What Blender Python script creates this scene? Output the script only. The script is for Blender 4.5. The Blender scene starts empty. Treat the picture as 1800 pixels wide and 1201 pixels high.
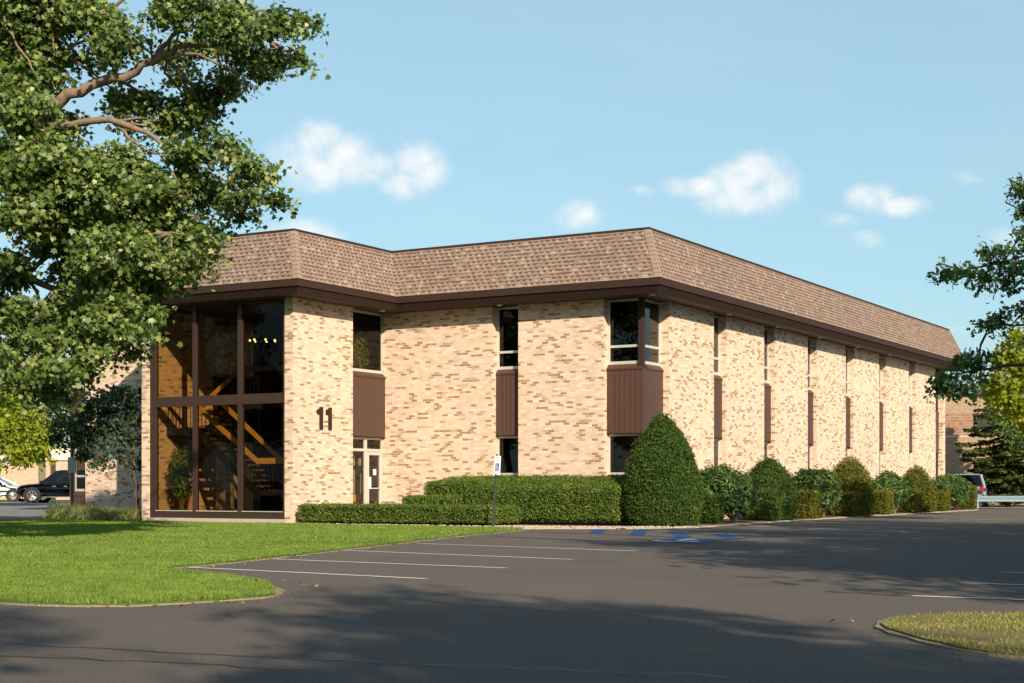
import bpy, bmesh, math, random
import numpy as np
from mathutils import Vector, Matrix

SC = bpy.context.scene
COL = SC.collection
RNG = np.random.default_rng(11)
random.seed(11)

# ------------------------------------------------------------------ camera calibration (metres)
CAM = np.array([17.756, -38.485, 1.0688])
YAW = math.radians(30.243)
FPX, HOR = 2710.9, 855.36          # focal length and horizon row of the 1800 px wide photograph
CS, SN = math.cos(YAW), math.sin(YAW)

def at(px, py, F):
    """a point of the place at distance F (metres along the view axis)"""
    r = (px - 900) / FPX * F
    return np.array([CAM[0] - SN * F + CS * r, CAM[1] + CS * F + SN * r, CAM[2] + (HOR - py) / FPX * F])

def gnd(px, F):
    p = at(px, HOR, F); p[2] = 0
    return p

SUN_AZ = np.array([0.769, -0.639])
SUN_EL = math.radians(27.4)

# ------------------------------------------------------------------ object helpers
def tag(o, label=None, cat=None, group=None, kind=None):
    if label: o['label'] = label
    if cat: o['category'] = cat
    if group: o['group'] = group
    if kind: o['kind'] = kind
    return o

def empty(name, label=None, cat=None, loc=(0, 0, 0), rz=0.0, group=None):
    o = bpy.data.objects.new(name, None)
    o.empty_display_size = 0.3
    o.location = loc; o.rotation_euler = (0, 0, rz)
    COL.objects.link(o)
    return tag(o, label, cat, group)

def link_mesh(name, me, mats, parent=None, smooth=False):
    o = bpy.data.objects.new(name, me)
    for m in (mats if isinstance(mats, (list, tuple)) else [mats]):
        me.materials.append(m)
    COL.objects.link(o)
    if parent is not None: o.parent = parent
    if smooth:
        me.polygons.foreach_set('use_smooth', [True] * len(me.polygons))
    return o

def copy_tree(o, parent=None):
    c = o.copy(); COL.objects.link(c)
    if parent is not None: c.parent = parent
    for ch in list(o.children): copy_tree(ch, c)
    return c

class Loc:
    """wall frame: u along the wall, d outward, z up"""
    def __init__(s, kind, base): s.k, s.b = kind, base
    def __call__(s, u, d, z):
        if s.k == 'R': return (s.b + d, u, z)      # faces +X
        if s.k == 'L': return (s.b - d, u, z)      # faces -X
        if s.k == 'F': return (u, s.b - d, z)      # faces -Y
        if s.k == 'B': return (u, s.b + d, z)
        return (u, d, z)

class MB:
    def __init__(s): s.v, s.f, s.m = [], [], []
    def face(s, pts, mi=0):
        n = len(s.v); s.v += [tuple(map(float, p)) for p in pts]
        s.f.append(list(range(n, n + len(pts)))); s.m.append(mi)
    def hexa(s, p, mi=0):
        """8 points: bottom 4 then top 4, both in the same turning order"""
        n = len(s.v); s.v += [tuple(map(float, q)) for q in p]
        for f in ((3, 2, 1, 0), (4, 5, 6, 7), (0, 1, 5, 4), (1, 2, 6, 5), (2, 3, 7, 6), (3, 0, 4, 7)):
            s.f.append([n + i for i in f]); s.m.append(mi)
    def box(s, x0, x1, y0, y1, z0, z1, mi=0):
        s.hexa([(x0, y0, z0), (x1, y0, z0), (x1, y1, z0), (x0, y1, z0),
                (x0, y0, z1), (x1, y0, z1), (x1, y1, z1), (x0, y1, z1)], mi)
    def lbox(s, fr, u0, u1, d0, d1, z0, z1, mi=0):
        a = fr(u0, d0, z0); b = fr(u1, d1, z1)
        lo = [min(a[i], b[i]) for i in range(3)]; hi = [max(a[i], b[i]) for i in range(3)]
        s.box(lo[0], hi[0], lo[1], hi[1], lo[2], hi[2], mi)
    def prism(s, poly, z0, z1, mi=0, top=True, bot=True):
        n = len(s.v); k = len(poly)
        s.v += [(p[0], p[1], z0) for p in poly] + [(p[0], p[1], z1) for p in poly]
        for i in range(k):
            j = (i + 1) % k
            s.f.append([n + i, n + j, n + k + j, n + k + i]); s.m.append(mi)
        if top: s.f.append([n + k + i for i in range(k)]); s.m.append(mi)
        if bot: s.f.append([n + i for i in reversed(range(k))]); s.m.append(mi)
    def tube(s, pts, rad, seg=6, mi=0, cap=True):
        pts = [Vector(p) for p in pts]
        if not isinstance(rad, (list, tuple)): rad = [rad] * len(pts)
        n = len(s.v); up = Vector((0.31, 0.17, 0.93))
        for i, p in enumerate(pts):
            t = (pts[min(i + 1, len(pts) - 1)] - pts[max(i - 1, 0)])
            if t.length < 1e-9: t = Vector((0, 0, 1))
            t.normalize()
            a = t.cross(up)
            if a.length < 1e-3: a = t.cross(Vector((1, 0, 0)))
            a.normalize(); b = t.cross(a)
            for k in range(seg):
                an = 2 * math.pi * k / seg
                q = p + (a * math.cos(an) + b * math.sin(an)) * rad[i]
                s.v.append((q.x, q.y, q.z))
        for i in range(len(pts) - 1):
            for k in range(seg):
                k2 = (k + 1) % seg
                s.f.append([n + i * seg + k, n + i * seg + k2, n + (i + 1) * seg + k2, n + (i + 1) * seg + k]); s.m.append(mi)
        if cap:
            s.f.append([n + k for k in reversed(range(seg))]); s.m.append(mi)
            s.f.append([n + (len(pts) - 1) * seg + k for k in range(seg)]); s.m.append(mi)
    def lathe(s, c, prof, seg=16, mi=0, axis='z'):
        n = len(s.v)
        for (r, h) in prof:
            for k in range(seg):
                a = 2 * math.pi * k / seg
                if axis == 'z': q = (c[0] + r * math.cos(a), c[1] + r * math.sin(a), c[2] + h)
                elif axis == 'y': q = (c[0] + r * math.cos(a), c[1] + h, c[2] + r * math.sin(a))
                else: q = (c[0] + h, c[1] + r * math.cos(a), c[2] + r * math.sin(a))
                s.v.append(q)
        for i in range(len(prof) - 1):
            for k in range(seg):
                k2 = (k + 1) % seg
                s.f.append([n + i * seg + k, n + i * seg + k2, n + (i + 1) * seg + k2, n + (i + 1) * seg + k]); s.m.append(mi)
    def build(s, name, mats, parent=None, smooth=False, recalc=True):
        me = bpy.data.meshes.new(name)
        me.from_pydata(s.v, [], s.f)
        if any(s.m): me.polygons.foreach_set('material_index', s.m)
        if recalc:
            bm = bmesh.new(); bm.from_mesh(me)
            bmesh.ops.recalc_face_normals(bm, faces=bm.faces)
            bm.to_mesh(me); bm.free()
        me.update()
        return link_mesh(name, me, mats, parent, smooth)

# ------------------------------------------------------------------ leaves (numpy meshes)
T_MAPLE = (np.array([(0, 0), (.20, .08), (.46, .16), (.30, .36), (.52, .60), (.20, .62), (0, 1), (-.20, .62), (-.52, .60), (-.30, .36), (-.46, .16), (-.20, .08)]), [list(range(12))])
T_OAK = (np.array([(0, 0), (.12, .25), (.40, .42), (.12, .50), (.30, .78), (0, 1.05), (-.30, .78), (-.12, .50), (-.40, .42), (-.12, .25)]), [list(range(10))])
T_DIAM = (np.array([(0, 0), (.32, .5), (0, 1), (-.32, .5)]), [[0, 1, 2, 3]])
T_LONG = (np.array([(0, 0), (.17, .35), (.14, .7), (0, 1), (-.14, .7), (-.17, .35)]), [list(range(6))])
T_NEED = (np.array([(-.045, 0), (.045, 0), (.03, .7), (0, 1), (-.03, .7)]), [list(range(5))])
T_SPRAY = (np.array([(0, 0), (.22, .12), (.07, .26), (.30, .48), (.08, .56), (.20, .82), (0, 1), (-.20, .82), (-.08, .56), (-.30, .48), (-.07, .26), (-.22, .12)]), [list(range(12))])

def unit(a):
    return a / np.maximum(np.linalg.norm(a, axis=1, keepdims=True), 1e-9)

def leaf_mesh(name, cen, nor, size, tmpl, mat, parent=None, hang=0.25, fold=0.25, tip=None):
    cen = np.asarray(cen, float); nor = unit(np.asarray(nor, float)); N = len(cen)
    uv, faces = tmpl; V = len(uv)
    if tip is None:
        tip = RNG.normal(size=(N, 3)); tip[:, 2] -= hang * 2
    t = unit(tip - (tip * nor).sum(1, keepdims=True) * nor)
    b = np.cross(nor, t)
    size = np.broadcast_to(np.asarray(size, float), (N,))
    x = uv[:, 0][None, :, None]; y = (uv[:, 1] - 0.5)[None, :, None]
    lift = fold * (np.abs(uv[:, 0]) - 0.2 - 0.5 * (uv[:, 1] - .5) ** 2)[None, :, None]
    P = cen[:, None, :] + size[:, None, None] * (b[:, None, :] * x + t[:, None, :] * y + nor[:, None, :] * lift)
    me = bpy.data.meshes.new(name)
    me.vertices.add(N * V); me.vertices.foreach_set('co', P.astype(np.float32).ravel())
    idx, st, tot, s0 = [], [], [], 0
    per = np.concatenate([np.array(f) for f in faces]); L = len(per)
    loops = (np.arange(N)[:, None] * V + per[None, :]).ravel()
    lens = np.array([len(f) for f in faces]); starts = np.concatenate([[0], np.cumsum(lens)[:-1]])
    me.loops.add(len(loops)); me.loops.foreach_set('vertex_index', loops.astype(np.int32))
    me.polygons.add(N * len(faces))
    me.polygons.foreach_set('loop_start', (np.arange(N)[:, None] * L + starts[None, :]).ravel().astype(np.int32))
    me.polygons.foreach_set('loop_total', np.tile(lens, N).astype(np.int32))
    me.update(calc_edges=True)
    return link_mesh(name, me, mat, parent)

def sample_mesh(me, n):
    """n points on a mesh, with normals, evenly by area"""
    me.calc_loop_triangles()
    co = np.empty(len(me.vertices) * 3); me.vertices.foreach_get('co', co); co = co.reshape(-1, 3)
    tri = np.empty(len(me.loop_triangles) * 3, dtype=np.int32); me.loop_triangles.foreach_get('vertices', tri); tri = tri.reshape(-1, 3)
    a, b, c = co[tri[:, 0]], co[tri[:, 1]], co[tri[:, 2]]
    nn = np.cross(b - a, c - a); ar = np.linalg.norm(nn, axis=1)
    k = RNG.choice(len(tri), size=n, p=ar / ar.sum())
    r1 = np.sqrt(RNG.random(n))[:, None]; r2 = RNG.random(n)[:, None]
    return (1 - r1) * a[k] + r1 * (1 - r2) * b[k] + r1 * r2 * c[k], unit(nn[k])

def lump(p, sc, seed=0):
    """cheap smooth pseudo noise in -1..1"""
    p = np.asarray(p) / sc; s = seed * 1.7
    return (np.sin(p[:, 0] * 1.9 + s + 1.3 * np.sin(p[:, 1] * 1.1 + s)) + np.sin(p[:, 1] * 2.3 + 2 * s + 1.1 * np.sin(p[:, 2] * 1.7)) +
            np.sin(p[:, 2] * 2.1 + 3 * s + 1.2 * np.sin(p[:, 0] * 1.3))) / 3

# ------------------------------------------------------------------ materials
class NT:
    def __init__(s, m): s.t = m.node_tree; s.n = s.t.nodes; s.l = s.t.links
    def node(s, typ, **kw):
        n = s.n.new(typ)
        for k, v in kw.items(): setattr(n, k, v)
        return n
    def link(s, a, b): s.l.new(a, b)
    def setin(s, n, name, v):
        if hasattr(v, 'links'): s.l.new(v, n.inputs[name])
        else: n.inputs[name].default_value = v
    def math(s, op, a, b=None, c=None, clamp=False):
        n = s.node('ShaderNodeMath', operation=op, use_clamp=clamp)
        for i, v in enumerate((a, b, c)):
            if v is not None: s.setin(n, i, v)
        return n.outputs[0]
    def mix(s, f, a, b, blend='MIX'):
        n = s.node('ShaderNodeMix', data_type='RGBA', blend_type=blend, clamp_factor=True)
        s.setin(n, 0, f); s.setin(n, 6, a); s.setin(n, 7, b)
        return n.outputs[2]
    def ramp(s, f, stops, const=False):
        n = s.node('ShaderNodeValToRGB'); e = n.color_ramp.elements
        n.color_ramp.interpolation = 'CONSTANT' if const else 'LINEAR'
        while len(e) < len(stops): e.new(1.0)
        for i, (p, c) in enumerate(stops):
            e[i].position = p; e[i].color = (c[0], c[1], c[2], 1) if not isinstance(c, float) else (c, c, c, 1)
        s.setin(n, 0, f); return n.outputs[0]
    def noise(s, vec, scale, detail=3.0, rough=0.55, dist=0.0):
        n = s.node('ShaderNodeTexNoise'); s.link(vec, n.inputs['Vector'])
        n.inputs['Scale'].default_value = scale; n.inputs['Detail'].default_value = detail
        n.inputs['Roughness'].default_value = rough; n.inputs['Distortion'].default_value = dist
        return n.outputs['Fac']
    def white(s, vec):
        n = s.node('ShaderNodeTexWhiteNoise', noise_dimensions='3D'); s.link(vec, n.inputs['Vector']); return n
    def comb(s, x, y, z=0.0):
        n = s.node('ShaderNodeCombineXYZ')
        for i, v in enumerate((x, y, z)): s.setin(n, i, v)
        return n.outputs[0]
    def bump(s, h, strength=0.4, dist=0.01):
        n = s.node('ShaderNodeBump'); s.link(h, n.inputs['Height'])
        n.inputs['Strength'].default_value = strength; n.inputs['Distance'].default_value = dist
        return n.outputs[0]

def new_mat(name):
    m = bpy.data.materials.new(name); m.use_nodes = True
    m.node_tree.nodes.clear()
    t = NT(m)
    t.out = t.node('ShaderNodeOutputMaterial')
    return m, t

def principled(t, color, rough=0.6, metal=0.0, spec=0.4, normal=None):
    p = t.node('ShaderNodeBsdfPrincipled')
    t.setin(p, 'Base Color', color if hasattr(color, 'links') else (*color, 1))
    t.setin(p, 'Roughness', rough); t.setin(p, 'Metallic', metal); t.setin(p, 'Specular IOR Level', spec)
    if normal is not None: t.link(normal, p.inputs['Normal'])
    t.link(p.outputs[0], t.out.inputs[0])
    return p

def geo(t):
    g = t.node('ShaderNodeNewGeometry')
    s = t.node('ShaderNodeSeparateXYZ'); t.link(g.outputs['Position'], s.inputs[0])
    return g, g.outputs['Position'], s.outputs

def plain(name, col, rough=0.6, metal=0.0, spec=0.4, var=0.12, scale=6.0, bump=0.0, bscale=60.0):
    m, t = new_mat(name)
    tc = t.node('ShaderNodeTexCoord').outputs['Object']
    n = t.noise(tc, scale, 4)
    c = t.mix(n, tuple(x * (1 - var) for x in col) + (1,), tuple(min(1, x * (1 + var)) for x in col) + (1,))
    nb = t.bump(t.noise(tc, bscale, 3), bump, 0.01) if bump else None
    principled(t, c, rough, metal, spec, nb)
    return m

def leaf_mat(name, c0, c1, c2, trans=0.3, rough=0.45, tcol=None, spec=0.35):
    m, t = new_mat(name)
    g, pos, xyz = geo(t)
    r = g.outputs['Random Per Island']
    n = t.math('ADD', t.math('MULTIPLY', t.noise(pos, 0.9, 2), .5), t.math('MULTIPLY', t.noise(pos, 3.1, 2), .8))
    f = t.math('MULTIPLY_ADD', n, 1.15, t.math('MULTIPLY_ADD', r, 0.7, -0.65), clamp=True)
    col = t.ramp(f, [(0.0, c0), (0.5, c1), (1.0, c2)])
    p = t.node('ShaderNodeBsdfPrincipled'); t.link(col, p.inputs['Base Color'])
    p.inputs['Roughness'].default_value = rough; p.inputs['Specular IOR Level'].default_value = spec
    tr = t.node('ShaderNodeBsdfTranslucent')
    t.link(t.mix(1.0, col, (tcol or (1.5, 1.5, 0.7)) + (1,), 'MULTIPLY'), tr.inputs['Color'])
    mx = t.node('ShaderNodeMixShader'); mx.inputs[0].default_value = trans
    t.link(p.outputs[0], mx.inputs[1]); t.link(tr.outputs[0], mx.inputs[2])
    t.link(mx.outputs[0], t.out.inputs[0])
    return m

def brick_mat(name, stops, mortar, row=0.0677, ln=0.2032, mort=0.10, tone=None):
    m, t = new_mat(name)
    g, pos, xyz = geo(t)
    u = t.math('ADD', xyz[0], xyz[1])
    rv = t.math('DIVIDE', xyz[2], row); ri = t.math('FLOOR', rv)
    fu = t.math('ADD', t.math('DIVIDE', u, ln), t.math('MULTIPLY', t.math('FLOORED_MODULO', ri, 2.0), 0.5))
    ci = t.math('FLOOR', fu)
    w = t.white(t.comb(ci, ri, 0.37))
    w2 = t.white(t.comb(ci, ri, 7.1))
    col = t.ramp(w.outputs['Value'], stops, True)
    v = t.math('MULTIPLY_ADD', w2.outputs['Value'], 0.22, 0.89)
    big = t.math('MULTIPLY_ADD', t.noise(pos, 0.35, 4), 0.24, 0.88)
    fine = t.math('MULTIPLY_ADD', t.noise(pos, 55.0, 3), 0.3, 0.85)
    v = t.math('MULTIPLY', t.math('MULTIPLY', v, big), fine)
    cc = t.node('ShaderNodeCombineColor')
    for i in range(3): t.link(v, cc.inputs[i])
    col = t.mix(1.0, col, cc.outputs[0], 'MULTIPLY')
    fr = t.math('FRACT', rv); fc = t.math('FRACT', fu)
    mm = t.math('MAXIMUM', t.math('LESS_THAN', fr, mort * 1.35), t.math('LESS_THAN', fc, mort * 0.5))
    col = t.mix(mm, col, mortar + (1,))
    h = t.math('SUBTRACT', t.math('MULTIPLY', t.noise(pos, 80.0, 2), 0.3), mm)
    principled(t, col, 0.85, 0, 0.25, t.bump(h, 0.5, 0.006))
    return m

M = {}
M['brick'] = brick_mat('cream_brick', [
    (0.0, (.64, .485, .36)), (.34, (.68, .535, .415)), (.52, (.62, .46, .335)), (.66, (.66, .48, .375)), (.74, (.59, .43, .30)),
    (.79, (.49, .34, .225)), (.84, (.31, .195, .115)), (.92, (.35, .215, .13)), (.965, (.42, .28, .18))], (.65, .51, .39))
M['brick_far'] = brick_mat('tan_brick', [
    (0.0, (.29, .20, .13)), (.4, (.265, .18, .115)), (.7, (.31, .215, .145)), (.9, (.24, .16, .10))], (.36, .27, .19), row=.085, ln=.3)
M['brick_red'] = brick_mat('brown_brick', [
    (0.0, (.25, .135, .085)), (.4, (.22, .115, .07)), (.7, (.28, .155, .10)), (.9, (.20, .10, .06))], (.34, .25, .18), row=.17, ln=.34)
M['brick_pink'] = brick_mat('pale_pink_brick', [
    (0.0, (.50, .34, .24)), (.5, (.46, .31, .21)), (.8, (.54, .38, .27))], (.5, .37, .27), row=.0677, ln=.2)

def shingle_mat():
    m, t = new_mat('asphalt_shingle')
    g, pos, xyz = geo(t)
    u = t.math('ADD', xyz[0], xyz[1])
    rv = t.math('DIVIDE', t.math('SUBTRACT', xyz[2], 6.80), 1.513 / 13)
    ri = t.math('FLOOR', rv); fv = t.math('FRACT', rv)
    wob = t.math('MULTIPLY', t.noise(t.comb(u, t.math('MULTIPLY', ri, 3.7)), 1.6, 2), 0.9)
    fu = t.math('ADD', t.math('DIVIDE', u, 0.098), t.math('ADD', t.math('MULTIPLY', ri, 0.37), wob))
    ci = t.math('FLOOR', fu); fcu = t.math('FRACT', fu)
    w = t.white(t.comb(ci, ri, 2.2)); w2 = t.white(t.comb(t.math('FLOOR', t.math('DIVIDE', fu, 2.6)), ri, 5.2))
    base = t.ramp(w.outputs['Value'], [(0.0, (.235, .163, .125)), (.3, (.258, .183, .143)), (.6, (.285, .206, .163)), (.8, (.22, .153, .117)), (.93, (.32, .238, .19))], True)
    alt = t.math('FLOORED_MODULO', ci, 2.0)
    slot = t.math('MAXIMUM', t.math('MULTIPLY', alt, t.math('LESS_THAN', w.outputs['Value'], 0.88)), t.math('LESS_THAN', w2.outputs['Value'], 0.10))
    dash = t.math('MULTIPLY', slot, t.math('MULTIPLY', t.math('GREATER_THAN', fv, 0.54), t.math('LESS_THAN', t.math('ABSOLUTE', t.math('SUBTRACT', fcu, .5)), .46)))
    soft = t.math('MULTIPLY', dash, t.math('MULTIPLY_ADD', w2.outputs['Value'], 0.2, 0.82))
    col = t.mix(soft, base, (.095, .058, .040, 1))
    grain = t.math('MULTIPLY_ADD', t.noise(pos, 140, 2), 0.5, 0.76)
    big = t.math('MULTIPLY', grain, t.math('MULTIPLY_ADD', t.noise(pos, 0.5, 4), 0.3, 0.86))
    cc = t.node('ShaderNodeCombineColor')
    for i in range(3): t.link(big, cc.inputs[i])
    col = t.mix(1.0, col, cc.outputs[0], 'MULTIPLY')
    h = t.math('ADD', t.math('MULTIPLY', t.math('SUBTRACT', 1.0, slot), 0.8), t.math('MULTIPLY', t.noise(pos, 160, 2), 0.4))
    principled(t, col, 0.92, 0, 0.2, t.bump(h, 0.6, 0.006))
    return m
M['shingle'] = shingle_mat()
M['hip'] = plain('hip_shingle', (.29, .205, .158), .9, 0, .2, .2, 30, .3, 160)
M['brown'] = plain('brown_painted_trim', (.040, .023, .0175), .7, 0, .15, .12, 2.0, .06, 30)
M['panel'] = plain('brown_siding', (.072, .036, .026), .5, 0, .35, .1, 3.0, .08, 40)
M['bronze'] = plain('bronze_mullion', (.055, .032, .024), .38, .25, .5, .1, 3.0)
M['alu'] = plain('pale_aluminium', (.60, .56, .50), .4, .3, .5, .06, 4.0)
M['seam'] = plain('panel_seam', (.15, .09, .07), .5, 0, .4, .05)
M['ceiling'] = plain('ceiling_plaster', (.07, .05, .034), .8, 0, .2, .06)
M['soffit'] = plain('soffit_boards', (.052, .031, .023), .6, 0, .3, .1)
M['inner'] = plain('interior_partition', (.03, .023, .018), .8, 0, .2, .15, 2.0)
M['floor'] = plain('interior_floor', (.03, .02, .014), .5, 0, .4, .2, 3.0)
M['wood_dim'] = plain('dimmed_rail_wood', (.13, .06, .02), .4)  # rail wood darkened in its colour to stand in for dim light
M['maroon'] = plain('maroon_window_board', (.55, .19, .085), .8)
M['tan_board'] = plain('tan_window_board', (.55, .40, .25), .8)
M['wood'] = plain('varnished_wood', (.64, .37, .07), .35, 0, .5, .22, 5.0)
M['iron'] = plain('black_iron', (.02, .018, .017), .5, .3, .4, .1)
M['light_disc'] = plain('downlight_lens', (.7, .66, .6), .4, 0, .5, .03)
M['curtain'] = plain('pleated_curtain', (.36, .33, .28), .85, 0, .1, .15, 12.0)
M['concrete'] = plain('pale_concrete', (.42, .36, .29), .85, 0, .2, .15, 3.0, .3, 40)
M['membrane'] = plain('roof_membrane', (.3, .29, .28), .9)
M['white_paint'] = plain('white_line_paint', (.62, .60, .56), .7, 0, .3, .2, 9.0)
M['sign_white'] = plain('sign_white', (.78, .77, .74), .4, 0, .4, .03)
M['sign_blue'] = plain('sign_blue', (.03, .09, .30), .4, 0, .4, .03)
M['sign_back'] = plain('sign_back_metal', (.32, .38, .37), .45, .5, .4, .08)
M['post'] = plain('steel_post', (.075, .085, .075), .55, .4, .4, .25, 9)
M['galv'] = plain('galvanised_steel', (.20, .27, .30), .4, .5, .5, .15, 5)
M['bark'] = plain('tree_bark', (.20, .145, .10), .95, 0, .1, .55, 14.0, 1.0, 22)
M['bark_dark'] = plain('dark_bark', (.085, .065, .05), .9, 0, .15, .4, 9.0, .8, 30)
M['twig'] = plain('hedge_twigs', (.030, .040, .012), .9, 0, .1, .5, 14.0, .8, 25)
M['stem_red'] = plain('rhododendron_stem', (.20, .125, .08), .85, 0, .2, .3, 10.0)
M['terra'] = plain('planter_brown', (.14, .08, .05), .7)

def glass_mat(name, tint, rcol=(1, 1, 1), refl=0.06):
    m, t = new_mat(name)
    tr = t.node('ShaderNodeBsdfTransparent'); tr.inputs[0].default_value = (*tint, 1)
    gl = t.node('ShaderNodeBsdfGlossy'); gl.inputs['Roughness'].default_value = 0.012; gl.inputs['Color'].default_value = (*rcol, 1)
    g, pos, xyz = geo(t)
    t.link(t.bump(t.noise(pos, 0.7, 2), 0.025, 0.05), gl.inputs['Normal'])
    fr = t.node('ShaderNodeLayerWeight'); fr.inputs['Blend'].default_value = 0.5
    f = t.math('MULTIPLY_ADD', t.math('POWER', fr.outputs['Facing'], 4.2), 1 - refl, refl, clamp=True)
    mx = t.node('ShaderNodeMixShader'); t.link(f, mx.inputs[0])
    t.link(tr.outputs[0], mx.inputs[1]); t.link(gl.outputs[0], mx.inputs[2]); t.link(mx.outputs[0], t.out.inputs[0])
    return m
M['glass'] = glass_mat('bronze_tinted_glass', (.55, .45, .285), refl=0.010)
M['glass_win'] = glass_mat('dark_tinted_glass', (.34, .28, .19), refl=0.035)
M['glass_door'] = glass_mat('clear_glass', (.72, .68, .60), refl=0.04)

def asphalt_mat(name, a, b, crack=True, rough=.82):
    m, t = new_mat(name)
    g, pos, xyz = geo(t)
    big = t.noise(pos, 0.22, 5, .6)
    st = t.noise(t.comb(t.math('MULTIPLY', xyz[0], .35), t.math('MULTIPLY', xyz[1], 2.2)), 0.5, 4, .6)
    fine = t.noise(pos, 62, 3, .7)
    mid = t.noise(pos, 9, 4, .6)
    f = t.math('ADD', t.math('MULTIPLY', big, .38), t.math('ADD', t.math('MULTIPLY', st, .34), t.math('MULTIPLY', mid, .22)))
    col = t.mix(f, a + (1,), b + (1,))
    sp = t.ramp(fine, [(.28, .30), (.5, 1.0), (.72, 1.75)])
    col = t.mix(1.0, col, sp, 'MULTIPLY')
    if crack:
        v = t.node('ShaderNodeTexVoronoi', feature='DISTANCE_TO_EDGE'); v.inputs['Scale'].default_value = 0.16
        wp = t.node('ShaderNodeVectorMath', operation='ADD')
        nz = t.node('ShaderNodeTexNoise'); t.link(pos, nz.inputs['Vector']); nz.inputs['Scale'].default_value = 0.8; nz.inputs['Detail'].default_value = 6
        t.link(pos, wp.inputs[0]); t.link(nz.outputs['Color'], wp.inputs[1]); t.link(wp.outputs[0], v.inputs['Vector'])
        ck = t.math('MULTIPLY', t.math('LESS_THAN', v.outputs['Distance'], .0025), t.math('GREATER_THAN', t.noise(pos, .13, 2), .55))
        col = t.mix(t.math('MULTIPLY', ck, .55), col, (.02, .019, .018, 1))
        # oil and tyre patches
        ol = t.ramp(t.noise(pos, .55, 3, .5), [(.60, 0.0), (.74, 1.0)])
        col = t.mix(t.math('MULTIPLY', ol, .22), col, tuple(x * .55 for x in a) + (1,))
    principled(t, col, rough, 0, .25, t.bump(fine, .55, .006))
    return m
M['asphalt'] = asphalt_mat('parking_asphalt', (.076, .064, .054), (.162, .136, .114))
M['street'] = asphalt_mat('street_asphalt', (.17, .16, .15), (.24, .22, .20), False)
M['tar'] = plain('tar_seal', (.022, .021, .021), .4, 0, .5, .2)

def worn_mat(name, col, a, b):
    m, t = new_mat(name)
    g, pos, xyz = geo(t)
    w = t.ramp(t.math('MULTIPLY_ADD', t.noise(pos, 34, 4, .7), .45, t.math('MULTIPLY', t.noise(pos, 2.2, 4, .65), .62)), [(a, 0.0), (b, 1.0)])
    principled(t, t.mix(w, (.10, .085, .073, 1), col + (1,)), .75, 0, .25)
    return m
M['blue_paint'] = worn_mat('worn_blue_paint', (.010, .062, .20), .33, .45)
M['white_paint'] = worn_mat('worn_white_line_paint', (.62, .60, .56), .33, .46)

def soil_mat(name, a, b, s=4.0):
    m, t = new_mat(name)
    g, pos, xyz = geo(t)
    col = t.mix(t.noise(pos, s, 6, .65), a + (1,), b + (1,))
    principled(t, col, .95, 0, .1, t.bump(t.noise(pos, 40, 4), .8, .03))
    return m
M['turf'] = soil_mat('lawn_turf', (.055, .095, .018), (.10, .15, .03))
M['dry_turf'] = soil_mat('dry_lawn_turf', (.12, .13, .04), (.24, .20, .10), 2.0)
M['sandy'] = soil_mat('sandy_edge', (.20, .155, .105), (.40, .31, .21), 14)
M['mulch'] = soil_mat('bark_mulch', (.06, .04, .025), (.14, .09, .055), 12)
M['ground'] = soil_mat('rough_ground', (.05, .08, .02), (.12, .12, .05), .2)
M['gravel'] = soil_mat('pale_gravel', (.34, .28, .22), (.56, .48, .40), 30)

M['leaf_maple'] = leaf_mat('maple_leaf', (.026, .055, .013), (.105, .162, .034), (.40, .43, .16), .3, .40)  # palest tone, clustered by noise, paints sunlit highlights into the leaves
M['leaf_oak'] = leaf_mat('oak_leaf', (.036, .080, .022), (.085, .16, .045), (.17, .24, .065), .35, .5)
M['leaf_yellow'] = leaf_mat('bright_yellow_green_leaf', (.12, .18, .012), (.24, .30, .02), (.42, .43, .03), .5, .5, (1.6, 1.5, .5))
M['leaf_dogwood'] = leaf_mat('dogwood_leaf', (.022, .045, .02), (.045, .085, .035), (.085, .13, .05), .25, .5)
M['leaf_far'] = leaf_mat('distant_leaf', (.06, .10, .04), (.11, .16, .07), (.17, .22, .10), .3, .6)
M['leaf_yew'] = leaf_mat('yew_leaf', (.022, .050, .008), (.050, .095, .015), (.115, .165, .026), .2, .6, (1.3, 1.4, .5), .2)
M['leaf_box'] = leaf_mat('clipped_hedge_leaf', (.045, .080, .012), (.10, .155, .022), (.23, .28, .04), .2, .55, (1.4, 1.4, .5), .25)
M['leaf_gold'] = leaf_mat('yellowing_yew_leaf', (.05, .065, .008), (.115, .125, .012), (.22, .20, .02), .2, .6, (1.4, 1.3, .5), .2)
M['leaf_rhodo'] = leaf_mat('rhododendron_leaf', (.030, .070, .022), (.075, .14, .038), (.18, .25, .07), .2, .5, None, .22)
M['needle'] = leaf_mat('spruce_needles', (.045, .07, .018), (.11, .135, .032), (.22, .21, .055), .25, .6, None, .2)
M['leaf_house'] = leaf_mat('houseplant_leaf', (.09, .17, .03), (.16, .28, .05), (.26, .38, .08), .35, .5)
M['blade'] = leaf_mat('grass_blade', (.085, .155, .02), (.18, .265, .038), (.35, .40, .11), .35, .55, (1.3, 1.4, .5), .25)
M['blade_dry'] = leaf_mat('dry_grass_blade', (.15, .175, .03), (.29, .28, .07), (.48, .40, .18), .3, .6, (1.2, 1.2, .6), .2)
M['liriope'] = leaf_mat('striped_groundcover_leaf', (.09, .12, .03), (.17, .19, .06), (.32, .29, .13), .3, .55)
M['leaf_plum'] = leaf_mat('purple_seed_wing', (.10, .035, .04), (.14, .05, .055), (.18, .07, .06), .3, .5)
M['paint_black'] = plain('black_car_paint', (.008, .009, .011), .12, .1, .6, .02)
M['paint_white'] = plain('white_car_paint', (.78, .78, .78), .2, 0, .5, .02)
M['paint_silver'] = plain('silver_blue_car_paint', (.34, .41, .49), .25, .35, .5, .03)
M['car_glass'] = glass_mat('car_glass', (.12, .14, .14), refl=.05)
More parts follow.
